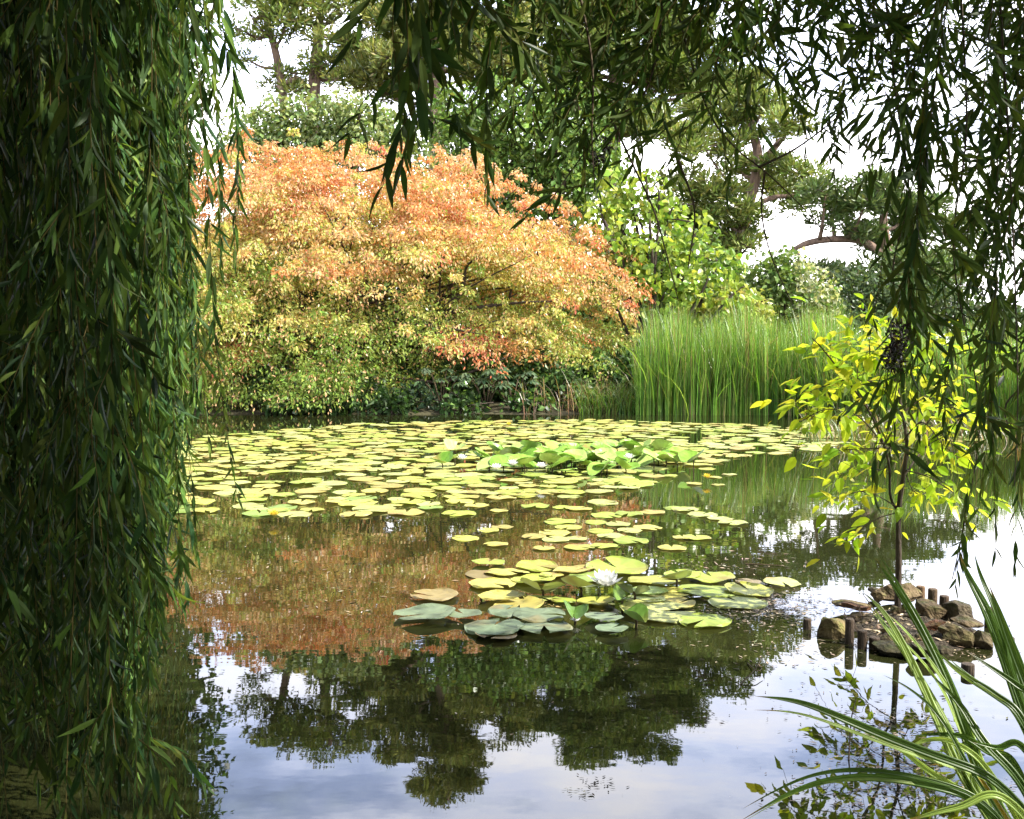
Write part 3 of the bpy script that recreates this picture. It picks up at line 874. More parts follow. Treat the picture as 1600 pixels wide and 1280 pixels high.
TXT = {'y': "broad yellow-green lily pad in the clump round the white flower", 'g': "mid green lily pad among the yellow ones by the white flower", 's': "matt grey-green lily pad at the shaded front of the near clump",
       'b': "small brownish sunken lily pad at the edge of the near clump", 'r': "shiny lily pad tipped up on its stem near the white flower", 'rs': "grey-green lily pad standing tilted just right of the white flower", 'd': "dark green lily pad folded upright in the middle of the near clump"}
GRP = {'y': "yellow-green pads of the near clump", 'g': "green pads of the near clump", 's': "grey-green pads of the near clump", 'b': "brown pads of the near clump", 'r': "tipped-up pads of the near clump", 'd': "folded pads of the near clump"}
for (px, py, w_, s) in NEAR:
    zz = {'y': .012, 'g': .02, 's': .02, 'b': .003, 'r': .05, 'rs': .06, 'd': .04}[s] + rng.uniform(0, .008)
    P = on_water(px, py, zz)
    r = w_ / 2 * P[1] / F * 1.16
    lab, grp = TXT[s], GRP.get(s)
    if (px, w_) == (664, 86): lab, grp = "large flat grey-green lily pad farthest left of the near clump", None
    if (px, w_) == (964, 84): lab, grp = "widest yellow-green lily pad at the back of the near clump", None
    if (px, w_) == (1030, 104): lab, grp = "largest pale lily pad in front of the white flower's right side", None
    cols = {'y': PAD_Y, 'g': PAD_G, 's': PAD_GREY, 'b': [(.20, .155, .07), (.24, .19, .08)], 'r': [(.36, .42, .16)], 'rs': PAD_GREY, 'd': [(.10, .19, .035), (.13, .22, .04)]}[s]
    if s in ('r', 'rs'): pad("lily_pad", lab, "lily pad", P, r, grp, cols, rng.uniform(.3, .5), rng.uniform(1.0, 2.2), .15, zz, .2, True)
    elif s == 'd': pad("lily_pad", lab, "lily pad", P, r * .68, grp, cols, rng.uniform(.25, .5), rng.uniform(-2.4, -.6), .2, zz, .9, True)
    else: pad("lily_pad", lab, "lily pad", P, r, grp, cols, rng.uniform(0, .10), None, rng.uniform(-.05, .10), zz)
# raised green leaves standing in the far field
for k in range(N_RAISED):
    px = 885 + 190 * rng.normal(0, .5) if k > 8 else rng.uniform(1000, 1090)
    px = min(max(px, 690), 1090)
    py = rng.uniform(708, 743) if 760 < px < 1010 else rng.uniform(716, 736)
    zz = rng.uniform(.03, .12)
    P = on_water(px, py)
    pad("lily_leaf", "bright green lily leaf raised above the water in the far field", "lily leaf", P, rng.uniform(.10, .15), "raised lily leaves in the middle of the far field",
        [(.20, .36, .045), (.26, .42, .07), (.34, .46, .13), (.15, .30, .035)], rng.uniform(.08, .55), rng.uniform(0, 6.28), rng.uniform(-.2, .35), zz, rng.uniform(0, .5), True)

def lily_flower(label, px, py, size, group=None, yellow=False, z=.03):
    P = on_water(px, py, z)
    t = thing("water_lily_flower", label, "water lily", P, group)
    a = Acc()
    for (m, el, ln) in ((9, .25, 1.0), (9, .65, .9), (7, 1.05, .75)):
        ang = np.arange(m) * 2 * math.pi / m + rng.uniform(0, 1)
        D = np.stack([np.cos(ang) * math.cos(el), np.sin(ang) * math.cos(el), np.full(m, math.sin(el))], 1)
        Nn = np.stack([-np.cos(ang) * math.sin(el), -np.sin(ang) * math.sin(el), np.full(m, math.cos(el))], 1)
        leaves(a, np.tile(P, (m, 1)) + D * size * .05, D, Nn, size * ln * rng.uniform(.9, 1.05, m), size * .42, OVATE, (.80, .62, .06) if yellow else (.82, .82, .78), -.25)
    a.build("petals", M_PETAL, t)
    s = Acc(); m = 24
    ang = rng.uniform(0, 6.28, m)
    D = np.stack([np.cos(ang) * .4, np.sin(ang) * .4, np.ones(m)], 1)
    leaves(s, np.tile(P + np.array([0, 0, size * .06]), (m, 1)), D, rng.normal(0, 1, (m, 3)), size * .34, size * .06, DIAMOND, (.75, .55, .08))
    s.build("stamens", M_PETAL, t)
lily_flower("open white water lily with pointed petals in the near clump", 947, 916, .105, z=.05)
lily_flower("white lily bud low between grey pads at the clump's front", 899, 971, .03, z=.015)
for (px, py) in [(722, 718), (776, 733), (801, 727), (846, 731), (983, 717), (905, 712)]:
    lily_flower("white water lily flower open among the raised leaves of the far field", px, py, .07, "white flowers in the far field", z=.12)
for (px, py) in [(428, 806), (795, 664), (1105, 747)]:
    lily_flower("small yellow water lily flower at the edge of the far field", px, py, .055, "yellow flowers at the far field's edge", True, .05)

# ------------------------------------------------------------------ floating debris
def debris():
    r = np.random.default_rng(81)
    a = Acc()
    def patch(cx, cy, sx, sy, n, L, cols):
        px = cx + r.normal(0, sx, n); py = cy + r.normal(0, sy, n)
        P = np.array([on_water(x, max(y, 600), .003) for x, y in zip(px, py)])
        ang = r.uniform(0, 6.28, n)
        D = np.stack([np.cos(ang), np.sin(ang) * .7, r.normal(0, .03, n)], 1)
        l_ = L * .72 * r.uniform(.4, 1.6, n)
        leaves(a, P, D, np.tile([0, 0, 1.0], (n, 1)) + r.normal(0, .12, (n, 3)), l_, l_ * r.uniform(.08, .4, n), DIAMOND, jitter_cols(r, cols, n, .35, .05))
    B = [(.24, .18, .12), (.36, .29, .22), (.13, .10, .055)]
    patch(1195, 940, 48, 14, 900, .035, B); patch(1240, 955, 34, 9, 350, .03, B); patch(1140, 965, 50, 8, 200, .03, B)
    patch(1400, 1140, 60, 26, 520, .028, B + [(.12, .13, .05)]); patch(1380, 1190, 70, 22, 360, .024, B); patch(1470, 1235, 70, 24, 500, .022, B + [(.15, .16, .05)])
    patch(1330, 1250, 60, 16, 260, .02, B); patch(1290, 1010, 60, 16, 140, .03, B); patch(1270, 1090, 50, 24, 60, .025, B)
    patch(930, 1225, 18, 7, 40, .02, [(.06, .05, .03)]); patch(1105, 1122, 16, 8, 36, .022, [(.08, .06, .04)]); patch(910, 1240, 16, 4, 22, .02, [(.06, .05, .03)])
    patch(1190, 1020, 70, 22, 70, .03, B); patch(860, 945, 50, 8, 120, .03, [(.3, .2, .07), (.24, .15, .06)]); patch(1130, 880, 80, 10, 160, .04, B)
    patch(1545, 1010, 40, 24, 160, .026, B); patch(600, 940, 120, 24, 70, .04, B); patch(520, 890, 140, 30, 60, .04, B); patch(900, 1085, 200, 60, 70, .018, B)
    tag(a.build("floating_debris", M_DEBRIS), "brown scum, seeds and leaf bits floating round the stone islet", "debris", kind="stuff")
debris()

def twig(label, pts, rr, d=None, group=None, name="twig"):
    pp = [on_water(p[0], p[1], p[2]) for p in pts]
    a = Acc(); a.tube(spline(pp, 16), rr, 5)
    o = pp[0]
    ob = a.build(name, M_TWIG, origin=o)
    ob.location = o
    return tag(ob, label, "twig", group)
twig("thin bent twig poking from the water left of the islet", [(1156, 1070, 0), (1178, 1048, .03), (1192, 1026, .05)], [.003, .0015])
twig("small looped twig lying on the water left of the islet", [(1168, 1036, .004), (1182, 1048, .012), (1190, 1044, .004), (1176, 1036, .006)], [.0025, .0015])
twig("upright dead stem standing in the scum in front of the islet", [(1326, 1188, 0), (1328, 1150, .05), (1331, 1118, .10), (1338, 1090, .14)], [.003, .0015])
twig("fallen stick floating past the mid-pond reflections", [(1165, 881, .004), (1190, 882, .008), (1220, 884, .004)], [.005, .003])

# ------------------------------------------------------------------ the stone islet
def islet():
    r = np.random.default_rng(91)
    a = Acc()
    c = on_water(1425, 985)
    n, m = 40, 14
    V = [c + np.array([0, 0, .035])]
    for k in range(1, m + 1):
        q = k / m
        for i in range(n):
            th = 2 * math.pi * i / n
            rx = .40 * (1 + .08 * math.sin(3 * th + 1)); ry = .46 * (1 + .08 * math.sin(2 * th))
            V.append(c + np.array([math.cos(th) * rx * q, math.sin(th) * ry * q, .035 - .10 * q ** 3 + r.normal(0, .005)]))
    tris = [(0, 1 + i, 1 + (i + 1) % n) for i in range(n)]
    quads = []
    for k in range(m - 1):
        b_ = 1 + k * n
        quads += [(b_ + i, b_ + n + i, b_ + n + (i + 1) % n, b_ + (i + 1) % n) for i in range(n)]
    a.add(np.array(V), [np.array(tris), np.array(quads)], (.2, .2, .2))
    tag(a.build("islet_ground", M_SILT, smooth=True), kind="structure")
    # loose litter on the mound
    b_ = Acc(); n = 500
    th = r.uniform(0, 6.28, n); q = np.sqrt(r.random(n)) * .9
    P = c + np.stack([np.cos(th) * .40 * q, np.sin(th) * .46 * q, .041 - .10 * q ** 3], 1)
    D = r.normal(0, 1, (n, 3)) * np.array([1, 1, .25])
    leaves(b_, P, D, np.tile([0, 0, 1.0], (n, 1)) + r.normal(0, .4, (n, 3)), r.uniform(.015, .05, n), r.uniform(.004, .014, n), DIAMOND, jitter_cols(r, [(.34, .26, .17), (.22, .16, .1), (.45, .37, .26)], n, .3, .05))
    tag(b_.build("dry_litter", M_DEBRIS), "dry leaf litter and straw strewn over the islet", "leaf litter", kind="stuff")
islet()

def rock(label, px, py, d, w, h, dep, tint, seed, tilt=(0, 0, 0), blocky=.5, name="rock", z=None, cat="rock"):
    """px, py = centre of the stone in the photo; w, h in photo pixels"""
    r = np.random.default_rng(seed)
    p = at(px, py, d)
    if z is not None: p[2] = z
    S = np.array([w, dep, h]) * .60 * d / F
    n, m = 26, 16
    th, ph = np.meshgrid(np.linspace(0, 2 * math.pi, n, endpoint=False), np.linspace(0, math.pi, m))
    D = np.stack([np.sin(ph) * np.cos(th), np.sin(ph) * np.sin(th), np.cos(ph)], -1)
    e = 2 + 4 * blocky
    k = (np.abs(D) ** e).sum(-1) ** (-1 / e)
    V = D * k[..., None]
    # random flat facets
    for _ in range(20):
        nn = nrm(r.normal(0, 1, 3)); lim = r.uniform(.55, .95)
        dd = (V @ nn)
        V = V - np.clip(dd - lim, 0, None)[..., None] * nn
    ph0 = r.uniform(0, 6, 3)
    V = V * (1 + .035 * np.sin(V @ np.array([5, 3, 4]) + ph0[0]) + .025 * np.sin(V @ np.array([-7, 9, 6]) + ph0[1]))[..., None]
    V += r.normal(0, .008, V.shape)
    V[0] = V[0].mean(0); V[-1] = V[-1].mean(0)
    V = V * S
    from mathutils import Euler
    Rm = np.array(Euler(tilt).to_matrix())
    V = V @ Rm.T
    q = []
    for i in range(m - 1):
        for j in range(n):
            q.append((i * n + j, (i + 1) * n + j, (i + 1) * n + (j + 1) % n, i * n + (j + 1) % n))
    a = Acc()
    Vf = V.reshape(-1, 3); tc_ = np.tile(np.array(tint, float), (n * m, 1))
    pat = np.sin(Vf @ np.array([60, 40, 30]) + ph0[0]) + np.sin(Vf @ np.array([-35, 70, 50]) + ph0[1]) + .8 * r.normal(0, 1, len(Vf))
    mo = np.clip((Vf[:, 2] / S[2] - .05) * 1.6, 0, 1) * np.clip(pat * .5 + .1, 0, 1)             # patches of moss and lichen
    tc_ = tc_ * (1 - mo[:, None]) + tc_ * np.array([.62, .95, .38]) * mo[:, None]
    wet = np.clip(1 - (Vf[:, 2] + p[2] - .004) / .022, 0, 1)[:, None]                            # dark band soaked by the pond
    tc_ = tc_ * (1 - .6 * wet)
    a.add(V.reshape(-1, 3), [np.array(q)], tc_)
    ob = a.build(name, M_ROCK, origin=np.zeros(3), smooth=False)
    ob.location = [float(v) for v in p]
    return tag(ob, label, cat)
rock("yellowish rounded rock at the left end of the islet", 1299, 986, 4.52, 50, 42, 44, (1.08, 0.97, 0.61), 1, (0, .1, .2), .35)
rock("largest pale slab leaning at the back of the islet beside the sapling", 1410, 928, 5.093, 66, 27, 40, (0.97, 0.83, 0.68), 2, (.35, .18, -.2), .8)
rock("dark angular block standing at the right back corner of the islet", 1498, 956, 4.712, 52, 34, 44, (0.45, 0.42, 0.36), 3, (0, -.12, .3), .8)
rock("brown sloping stone between the sapling and dark corner block", 1455, 956, 4.75, 46, 36, 44, (0.58, 0.49, 0.37), 4, (.1, .2, .4), .55)
rock("big olive brown rock at the islet's front right", 1496, 1001, 4.39, 58, 38, 50, (0.56, 0.5, 0.32), 5, (0, .08, -.2), .45)
rock("grey-brown rock at the islet's far right edge beside the olive rock", 1534, 1003, 4.371, 32, 36, 40, (0.52, 0.48, 0.36), 6, (0, -.1, .1), .5)
rock("flat slab lying on top of the right-hand rocks", 1512, 974, 4.461, 56, 13, 40, (0.68, 0.59, 0.47), 7, (.1, .15, .3), .8)
rock("square dark block with mossy top at the islet's front waterline", 1397, 1016, 4.269, 56, 28, 50, (0.26, 0.27, 0.16), 8, (0, 0, .1), .9)
rock("dark low stone beside the mossy block at the waterline", 1446, 1019, 4.175, 44, 24, 40, (0.32, 0.3, 0.22), 9, (0, .1, .3), .6)
rock("red brick half buried beside the sapling's foot", 1459, 981, 4.517, 36, 14, 22, (0.72, 0.36, 0.24), 10, (.1, -.1, .5), .95, name="brick", cat="brick")
rock("steep dark stone under the wire netting", 1353, 976, 4.697, 36, 34, 40, (0.36, 0.33, 0.23), 11, (.2, .3, .2), .6)
rock("small tan stone left of the pale leaning slab", 1374, 932, 5.041, 24, 17, 24, (0.79, 0.68, 0.5), 12, (0, 0, .4), .5)
rock("pale flat slab at the islet's left rear corner", 1330, 944, 4.95, 52, 11, 44, (0.97, 0.83, 0.61), 13, (.06, .05, .1), .8)
rock("small dark cobble at the back left of the leaning slab", 1367, 923, 5.222, 16, 10, 20, (0.36, 0.32, 0.26), 14, (0, 0, .2), .4)
rock("grey cobble tucked under the leaning slab at the trunk's foot", 1426, 966, 4.695, 22, 13, 24, (0.43, 0.36, 0.3), 15, (0, .2, .2), .5)
rock("small pale cobble lying on the gravel in front of the trunk", 1385, 985, 4.512, 20, 10, 22, (0.79, 0.66, 0.5), 16, (0, .1, .6), .5)

for k_, (px_, py_, w_, h_, z_, t_, lab_) in enumerate([
        (1386, 1000, 30, 18, .035, (.5, .47, .32), "dark stone between the posts and the mossy block's rear"), (1420, 1003, 34, 18, .03, (.62, .55, .4), "brown stone behind the mossy block"),
        (1441, 995, 24, 14, .045, (.8, .68, .5), "small tan stone in front of the brick"), (1474, 1018, 30, 16, .02, (.42, .4, .28), "low mossy stone at the waterline under the olive rock"),
        (1341, 963, 30, 16, .05, (.9, .78, .56), "tan stone under the brown board"), (1400, 955, 26, 14, .05, (.55, .46, .36), "brown cobble against the trunk's left side"),
        (1478, 985, 26, 14, .07, (.6, .52, .4), "small brown stone wedged under the flat slab"), (1322, 1004, 24, 12, .015, (.45, .42, .3), "small wet stone at the yellowish rock's foot")]):
    rock(lab_, px_, py_, (1.3 - z_) * 1600 / (py_ - 540), w_, h_, w_ * .9, t_, 60 + k_, (0, .1 * (-1) ** k_, k_ * .7), .5 + .05 * k_)

def post(label, px, top, water, w, name="wooden_post", tint=(1, 1, 1), group=None, lean=(0, 0)):
    P = on_water(px, water)
    d = P[1]
    T = at(px, top, d)
    H = T[2]
    R = w / 2 * d / F
    a = Acc()
    n = 14
    zs = [-.35, 0, H * .5, H * .93, H]
    sc = [1, 1, .99, .97, .88]
    pts = np.array([[lean[0] * z, lean[1] * z, z] for z in zs])
    a.tube(pts, [R * s for s in sc], n, tint)
    ob = a.build(name, M_WOODPOST, origin=np.zeros(3), smooth=False)
    ob.location = [float(P[0]), float(P[1]), 0.0]
    return tag(ob, label, "post", group)
post("short dark post standing alone in water left of the islet", 1261, 967, 983, 13, lean=(.02, 0))
post("tallest dark post beside the yellowish rock at the islet's front", 1327, 967, 1006, 14)
post("dark post close right of the tallest front post", 1347, 985, 1013, 15, tint=(.8, .75, .7))
post("dark post against the mossy block's left side", 1366, 996, 1014, 17, tint=(.8, .75, .7))
post("pale topped post at the back of the islet right of the slab", 1438, 916, 937, 14, tint=(2.2, 1.9, 1.5))
post("grey post at the islet's back, second from the pale topped post", 1457, 920, 942, 15, tint=(1.6, 1.5, 1.3))
post("low dark post behind the sloping brown stone", 1475, 931, 950, 15, tint=(1.1, 1, .9))
post("dark post standing at the islet's far right behind the sedge", 1545, 949, 980, 14)
post("stout dark post standing in open water in front of the islet", 1512, 1037, 1052, 21)
post("short dark post at the right end behind sedge leaves", 1578, 996, 1012, 14)
def plank():
    a = Acc()
    p0, p1 = at(1318, 944, 4.82), at(1358, 952, 4.72)
    d = nrm(p1 - p0); up = np.array([0, 0, 1.0]); s = np.cross(d, up)
    hw, hh = .022, .009
    prof = [(-hw, -hh), (hw, -hh), (hw * .9, hh), (-hw * .9, hh)]
    V = []
    for t in np.linspace(0, 1, 6):
        c = p0 * (1 - t) + p1 * t + np.array([0, 0, .004 * math.sin(t * 7)])
        V += [c + s * u + up * w_ for u, w_ in prof]
    q = [(i * 4 + j, i * 4 + (j + 1) % 4, i * 4 + 4 + (j + 1) % 4, i * 4 + 4 + j) for i in range(5) for j in range(4)] + [(3, 2, 1, 0), (20, 21, 22, 23)]
    a.add(np.array(V) - p0, [np.array(q)], (1.6, 1.0, .6))
    ob = a.build("plank", M_WOODPOST, origin=np.zeros(3)); ob.location = [float(v) for v in p0]
    tag(ob, "short brown board lying over the wire netting on the islet", "board")
plank()
def netting(label, grid, seed, nx, ny):
    """hexagonal wire netting draped between four corner points"""
    r = np.random.default_rng(seed)
    c00, c10, c01, c11 = [np.array(p, float) for p in grid]
    def S(u, v):
        p = c00 * (1 - u) * (1 - v) + c10 * u * (1 - v) + c01 * (1 - u) * v + c11 * u * v
        b_ = .018 * math.sin(u * 9 + seed) * math.cos(v * 6) + .01 * math.sin(v * 15 + u * 4)
        return p + np.array([b_ * .4, -abs(b_), b_])
    a = Acc()
    for j in range(ny):
        for side in (0, 1):
            pts = []
            for i in range(nx * 2 + 1):
                off = .5 if ((i // 1) % 2) == side else 0
                pts.append(S(i / (nx * 2), min(1, (j + off) / ny)))
            a.tube(np.array(pts), [.0011], 4, cap=False)
    o = c00
    ob = a.build("wire_netting", M_WIRE, origin=o); ob.location = [float(v) for v in o]
    tag(ob, label, "wire netting")
netting("crumpled rusty wire netting beneath the board on the islet", [at(1318, 952, 4.72), at(1352, 952, 4.66), at(1316, 985, 4.6), at(1376, 1004, 4.5)], 3, 16, 6)
netting("rusty wire netting sagging into water in front of mossy block", [at(1340, 1000, 4.42), at(1440, 1008, 4.36), at(1318, 1016, 4.34), at(1446, 1030, 4.25)], 5, 26, 5)

# ------------------------------------------------------------------ yellow sapling on the islet
def sapling():
    r = np.random.default_rng(101)
    d0 = 4.85
    base = at(1402, 962, d0)
    t = thing("young_tree", "young tree with glowing yellow-green leaves growing from the stone islet", "young tree", base)
    st = Acc(); paths = []
    def br(pts, rr, leaf_from=.25, dens=1.0, sub=True):
        pp = spline([at(p[0], p[1], d0 + p[2]) for p in pts], 22)
        st.tube(pp, rr, 7)
        paths.append((pp, leaf_from, dens))
    br([(1402, 972, 0), (1404, 880, 0), (1404, 800, 0), (1412, 740, 0), (1417, 690, .0), (1405, 620, .05), (1395, 560, .05), (1392, 500, .05)], [.0175, .013, .010, .006, .003], .62)
    br([(1404, 802, 0), (1391, 775, 0), (1388, 720, -.05), (1362, 650, -.1), (1320, 590, -.12), (1285, 545, -.15), (1268, 528, -.15)], [.007, .005, .002], .35)
    br([(1412, 745, 0), (1445, 700, .1), (1490, 668, .12), (1532, 640, .15)], [.005, .003, .0015])
    br([(1400, 620, .05), (1345, 592, .2), (1280, 606, .2), (1236, 630, .2)], [.005, .003, .0015], .15, 1.3)
    br([(1395, 700, -.03), (1335, 702, -.1), (1282, 706, -.15)], [.004, .0025, .0012])
    br([(1402, 792, 0), (1350, 768, -.1), (1290, 786, -.15)], [.0035, .002, .0012], .3)
    br([(1404, 800, 0), (1362, 815, .08), (1322, 852, .1)], [.003, .002, .0012], .35)
    br([(1414, 735, 0), (1450, 745, -.12), (1490, 770, -.2), (1526, 795, -.25)], [.004, .0025, .0012], .2)
    br([(1402, 600, .05), (1440, 550, .0), (1478, 522, -.05)], [.0035, .002, .0012])
    br([(1396, 560, .05), (1362, 505, .1), (1345, 484, .1)], [.0035, .002, .0012])
    br([(1404, 650, .05), (1460, 610, .15), (1518, 588, .2)], [.0045, .003, .0012], .15)
    br([(1385, 700, -.05), (1340, 650, -.25), (1290, 640, -.3), (1250, 660, -.3)], [.004, .0025, .0012])
    br([(1410, 690, 0), (1440, 660, -.25), (1470, 690, -.3), (1500, 720, -.3)], [.004, .0025, .0012])
    br([(1390, 740, 0), (1350, 730, .2), (1310, 745, .3)], [.003, .002, .0012])
    br([(1415, 740, 0), (1430, 770, .1), (1460, 770, .2)], [.003, .002, .0012])
    br([(1370, 660, -.05), (1340, 600, .0), (1345, 545, .0), (1330, 530, 0)], [.003, .002, .0012])
    br([(1405, 620, .05), (1385, 560, -.2), (1350, 550, -.25)], [.003, .002, .0012])
    br([(1415, 700, 0), (1470, 640, -.1), (1500, 640, -.1)], [.003, .002, .0012])
    lf = Acc()
    for pp, f0, dens in paths:
        n0 = len(pp)
        ln = np.linalg.norm(np.diff(pp, axis=0), axis=1).sum()
        m = int(48 * dens * ln * (1 - f0) / .5 * 1.25)
        s = f0 + (1 - f0) * r.random(m) ** .8
        s[:2] = 1
        idx = np.minimum((s * (n0 - 1)).astype(int), n0 - 2)
        tan = nrm(pp[idx + 1] - pp[idx])
        side = nrm(r.normal(0, 1, (m, 3)))
        # short side twigs carry the leaves a little off the branch
        off = np.abs(r.normal(0, .08, (m, 1))) * side
        P = pp[idx] + off
        D = tan * .5 + side * np.array([1, 1, .45]) + np.array([0, 0, -.2]) + r.normal(0, .25, (m, 3))
        N = np.array([0, 0, 1.0]) + r.normal(0, .45, (m, 3))
        L = r.uniform(.045, .095, m)
        leaves(lf, P, D, N, L, L * r.uniform(.42, .55, m), OVATE, jitter_cols(r, [(.48, .60, .045), (.56, .60, .05), (.36, .50, .035), (.24, .38, .03), (.60, .60, .055)], m, .14, .06), r.normal(.18, .15, m))
        for i in range(0, m, 2):
            st.tube([pp[idx[i]], P[i]], [.0012], 3, cap=False)
    st.build("trunk", M_BARK, t, smooth=True)
    lf.build("crown", M_SAPLING, t)
sapling()

# ------------------------------------------------------------------ willows
def frond(acc, stems, rng, path, spacing, ang, L, W, cols, s0=.0, sw=.0022, side_tw=0, curl=.15, col_gain=1.0):
    seg = np.linalg.norm(np.diff(path, axis=0), axis=1); cum = np.concatenate([[0], np.cumsum(seg)])
    tot = cum[-1]
    s = np.arange(tot * s0, tot, spacing); s = s + rng.normal(0, spacing * .3, len(s)); s = np.clip(s, 0, tot * .999)
    m = len(s)
    P = np.stack([np.interp(s, cum, path[:, k]) for k in range(3)], 1)
    T = nrm(np.stack([np.interp(np.minimum(s + .03, tot), cum, path[:, k]) - np.interp(np.maximum(s - .03, 0), cum, path[:, k]) for k in range(3)], 1))
    az = rng.uniform(0, 6.28) + np.arange(m) * math.pi + np.cumsum(rng.normal(0, .35, m))
    ref = np.stack([np.cos(az), np.sin(az), np.zeros(m)], 1)
    side = nrm(ref - (ref * T).sum(1, keepdims=True) * T)
    a = np.abs(rng.normal(ang, ang * .35, m))[:, None]
    D = T * np.cos(a) + side * np.sin(a) + np.array([0, 0, -.12]) + rng.normal(0, .14, (m, 3))
    N = np.cross(D, T) * .5 + rng.normal(0, .7, (m, 3)) + side * .6
    taper = np.interp(s / tot, [0, .75, 1], [1, 1, .6])
    l_ = L * rng.uniform(.7, 1.2, m) * taper
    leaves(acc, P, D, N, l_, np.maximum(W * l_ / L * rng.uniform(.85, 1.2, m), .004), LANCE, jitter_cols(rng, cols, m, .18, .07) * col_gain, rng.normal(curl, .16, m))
    stems.tube(path, [sw, sw * .4], 4, (.1, .08, .03), cap=False)

WL = [(.034, .064, .020), (.046, .084, .022), (.024, .050, .019), (.075, .118, .026)]
WR = [(.042, .076, .020), (.054, .094, .022), (.034, .064, .020), (.072, .108, .026)]
WL_DRY = WL + [(.10, .11, .03)]

def left_willow():
    r = np.random.default_rng(111)
    base = np.array([-3.4, .9, ground_h(-3.4, .9)])
    t = thing("weeping_willow", "weeping willow curtain hanging dark down the left side to the water", "willow tree", base)
    tr = Acc()
    top = base + np.array([.3, .3, 3.6])
    tr.tube(spline([base - np.array([0, 0, .3]), base + np.array([.1, .05, 1.5]), top], 14), [.36, .27, .2], 14)
    ends = []
    for k in range(11):
        a = rad(-70 + 21 * k)
        e = top + np.array([math.cos(a) * r.uniform(1.6, 3.0), math.sin(a) * r.uniform(2, 4.2), r.uniform(.3, 1.2)])
        tr.tube(spline([top - np.array([0, 0, .2]), top * .5 + e * .5 + np.array([0, 0, .7]), e], 12), [.12, .06, .02], 7)
    tr.build("trunk", M_BARK, t, smooth=True)
    # crown above the picture: a leafy roof the curtain hangs from
    cr = Acc(); n = 26000
    P = np.stack([r.uniform(-6.0, -.2, n), r.uniform(-2, 6.2, n), r.uniform(3.7, 5.4, n)], 1)
    q = ((P[:, 0] + 3.0) / 3.1) ** 2 + ((P[:, 1] - 2.1) / 4.2) ** 2
    P = P[q < 1]; n = len(P); P[:, 2] -= 1.0 * q[q < 1] * .4
    leaves(cr, P, r.normal(0, .6, (n, 3)) + np.array([0, 0, -.8]), r.normal(0, 1, (n, 3)), r.uniform(.16, .3, n), .06, DIAMOND, jitter_cols(r, WL, n))
    cr.build("crown", M_WILLOW, t)
    rest, rest_st = Acc(), Acc()
    specs = []
    for k in range(620):
        front = k < 62
        d = r.uniform(2.9, 3.9) if front else r.uniform(3.3, 7.0)
        cl = [r.uniform(-30, 330) for _ in range(26)] if k == 0 else cl
        px = r.choice(cl) + r.normal(0, 11) if not front and k % 3 else r.uniform(-40, 345) if not front else (r.uniform(-20, 330) if k < 36 else r.uniform(200, 345))
        px = px * .88 - 6
        if k > 430: px = r.uniform(-60, 210)
        tip = np.interp(px, [205, 232, 250, 270, 288, 310], [1190, 1010, 880, 740, 620, 420]) + r.normal(0, 60)
        specs.append((front, px, d, tip))
    for k in range(30):
        specs.append((True, r.uniform(-20, 230), r.uniform(2.15, 2.75), r.uniform(1060, 1390)))
    for (px, tip, d) in [(366, 772, 3.0), (352, 420, 3.1), (345, 380, 3.2), (371, 330, 3.0), (338, 300, 3.3), (362, 405, 3.05), (330, 640, 3.2), (318, 700, 3.1), (302, 870, 3.1), (296, 785, 3.3), (272, 930, 3.0), (232, 1130, 2.95), (236, 1240, 2.8), (215, 1215, 2.85)]:
        specs.append((True, px, d, tip))
    nf = 0
    specs.sort(key=lambda s: (not s[0], s[2]))
    for (front, px, d, tip) in specs:
        p1 = at(px, tip, d)
        p1[2] = max(p1[2], r.uniform(.02, .25))
        p0 = np.array([p1[0] + r.normal(-.05, .05), d + r.normal(0, .15), r.uniform(3.3, 4.2)])
        n = 26
        u = np.linspace(0, 1, n)[:, None]
        path = p0 * (1 - u) + p1 * u
        w1, w2 = r.uniform(0, 6.28, 2)
        path[:, 0] += .025 * np.sin(u[:, 0] * 4 + w1) * u[:, 0] + .012 * np.sin(u[:, 0] * 13 + w2)
        path[:, 1] += .05 * np.sin(u[:, 0] * 5 + w2) * u[:, 0]
        if front and nf < 100:
            nf += 1
            f, s = Acc(), Acc()
            gain = r.uniform(.35, 1.0) if px < 215 else r.uniform(1.2, 2.5)  # outer fronds brighter, core darker: sunlight and shade put into leaf colour
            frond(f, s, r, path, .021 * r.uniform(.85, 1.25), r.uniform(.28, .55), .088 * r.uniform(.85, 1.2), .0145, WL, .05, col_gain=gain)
            for q in range(7 if px < 285 else 0):
                k = r.integers(4, n - 1); b0 = path[k]
                e = b0 + np.array([r.normal(0, .07), r.normal(0, .07), -r.uniform(.12, .3)])
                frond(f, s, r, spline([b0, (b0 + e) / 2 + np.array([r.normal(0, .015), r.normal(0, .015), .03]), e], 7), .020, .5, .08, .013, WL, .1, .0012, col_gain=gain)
            f.v += s.v; f.c += s.c; f.f += [x + f.n for x in s.f]; f.n += s.n
            f.build("frond", M_WILLOW, t)
        else:
            frond(rest, rest_st, r, path, .024, r.uniform(.28, .55), .09, .0165, WL_DRY, .05, col_gain=r.uniform(.35, 1.0) if px < 215 else r.uniform(1.0, 2.2))  # same lit edge and shaded core put into the leaf colour
    rest.v += rest_st.v; rest.c += rest_st.c; rest.f += [x + rest.n for x in rest_st.f]; rest.n += rest_st.n
    tag(rest.build("inner_fronds", M_WILLOW, t), kind="stuff")
left_willow()

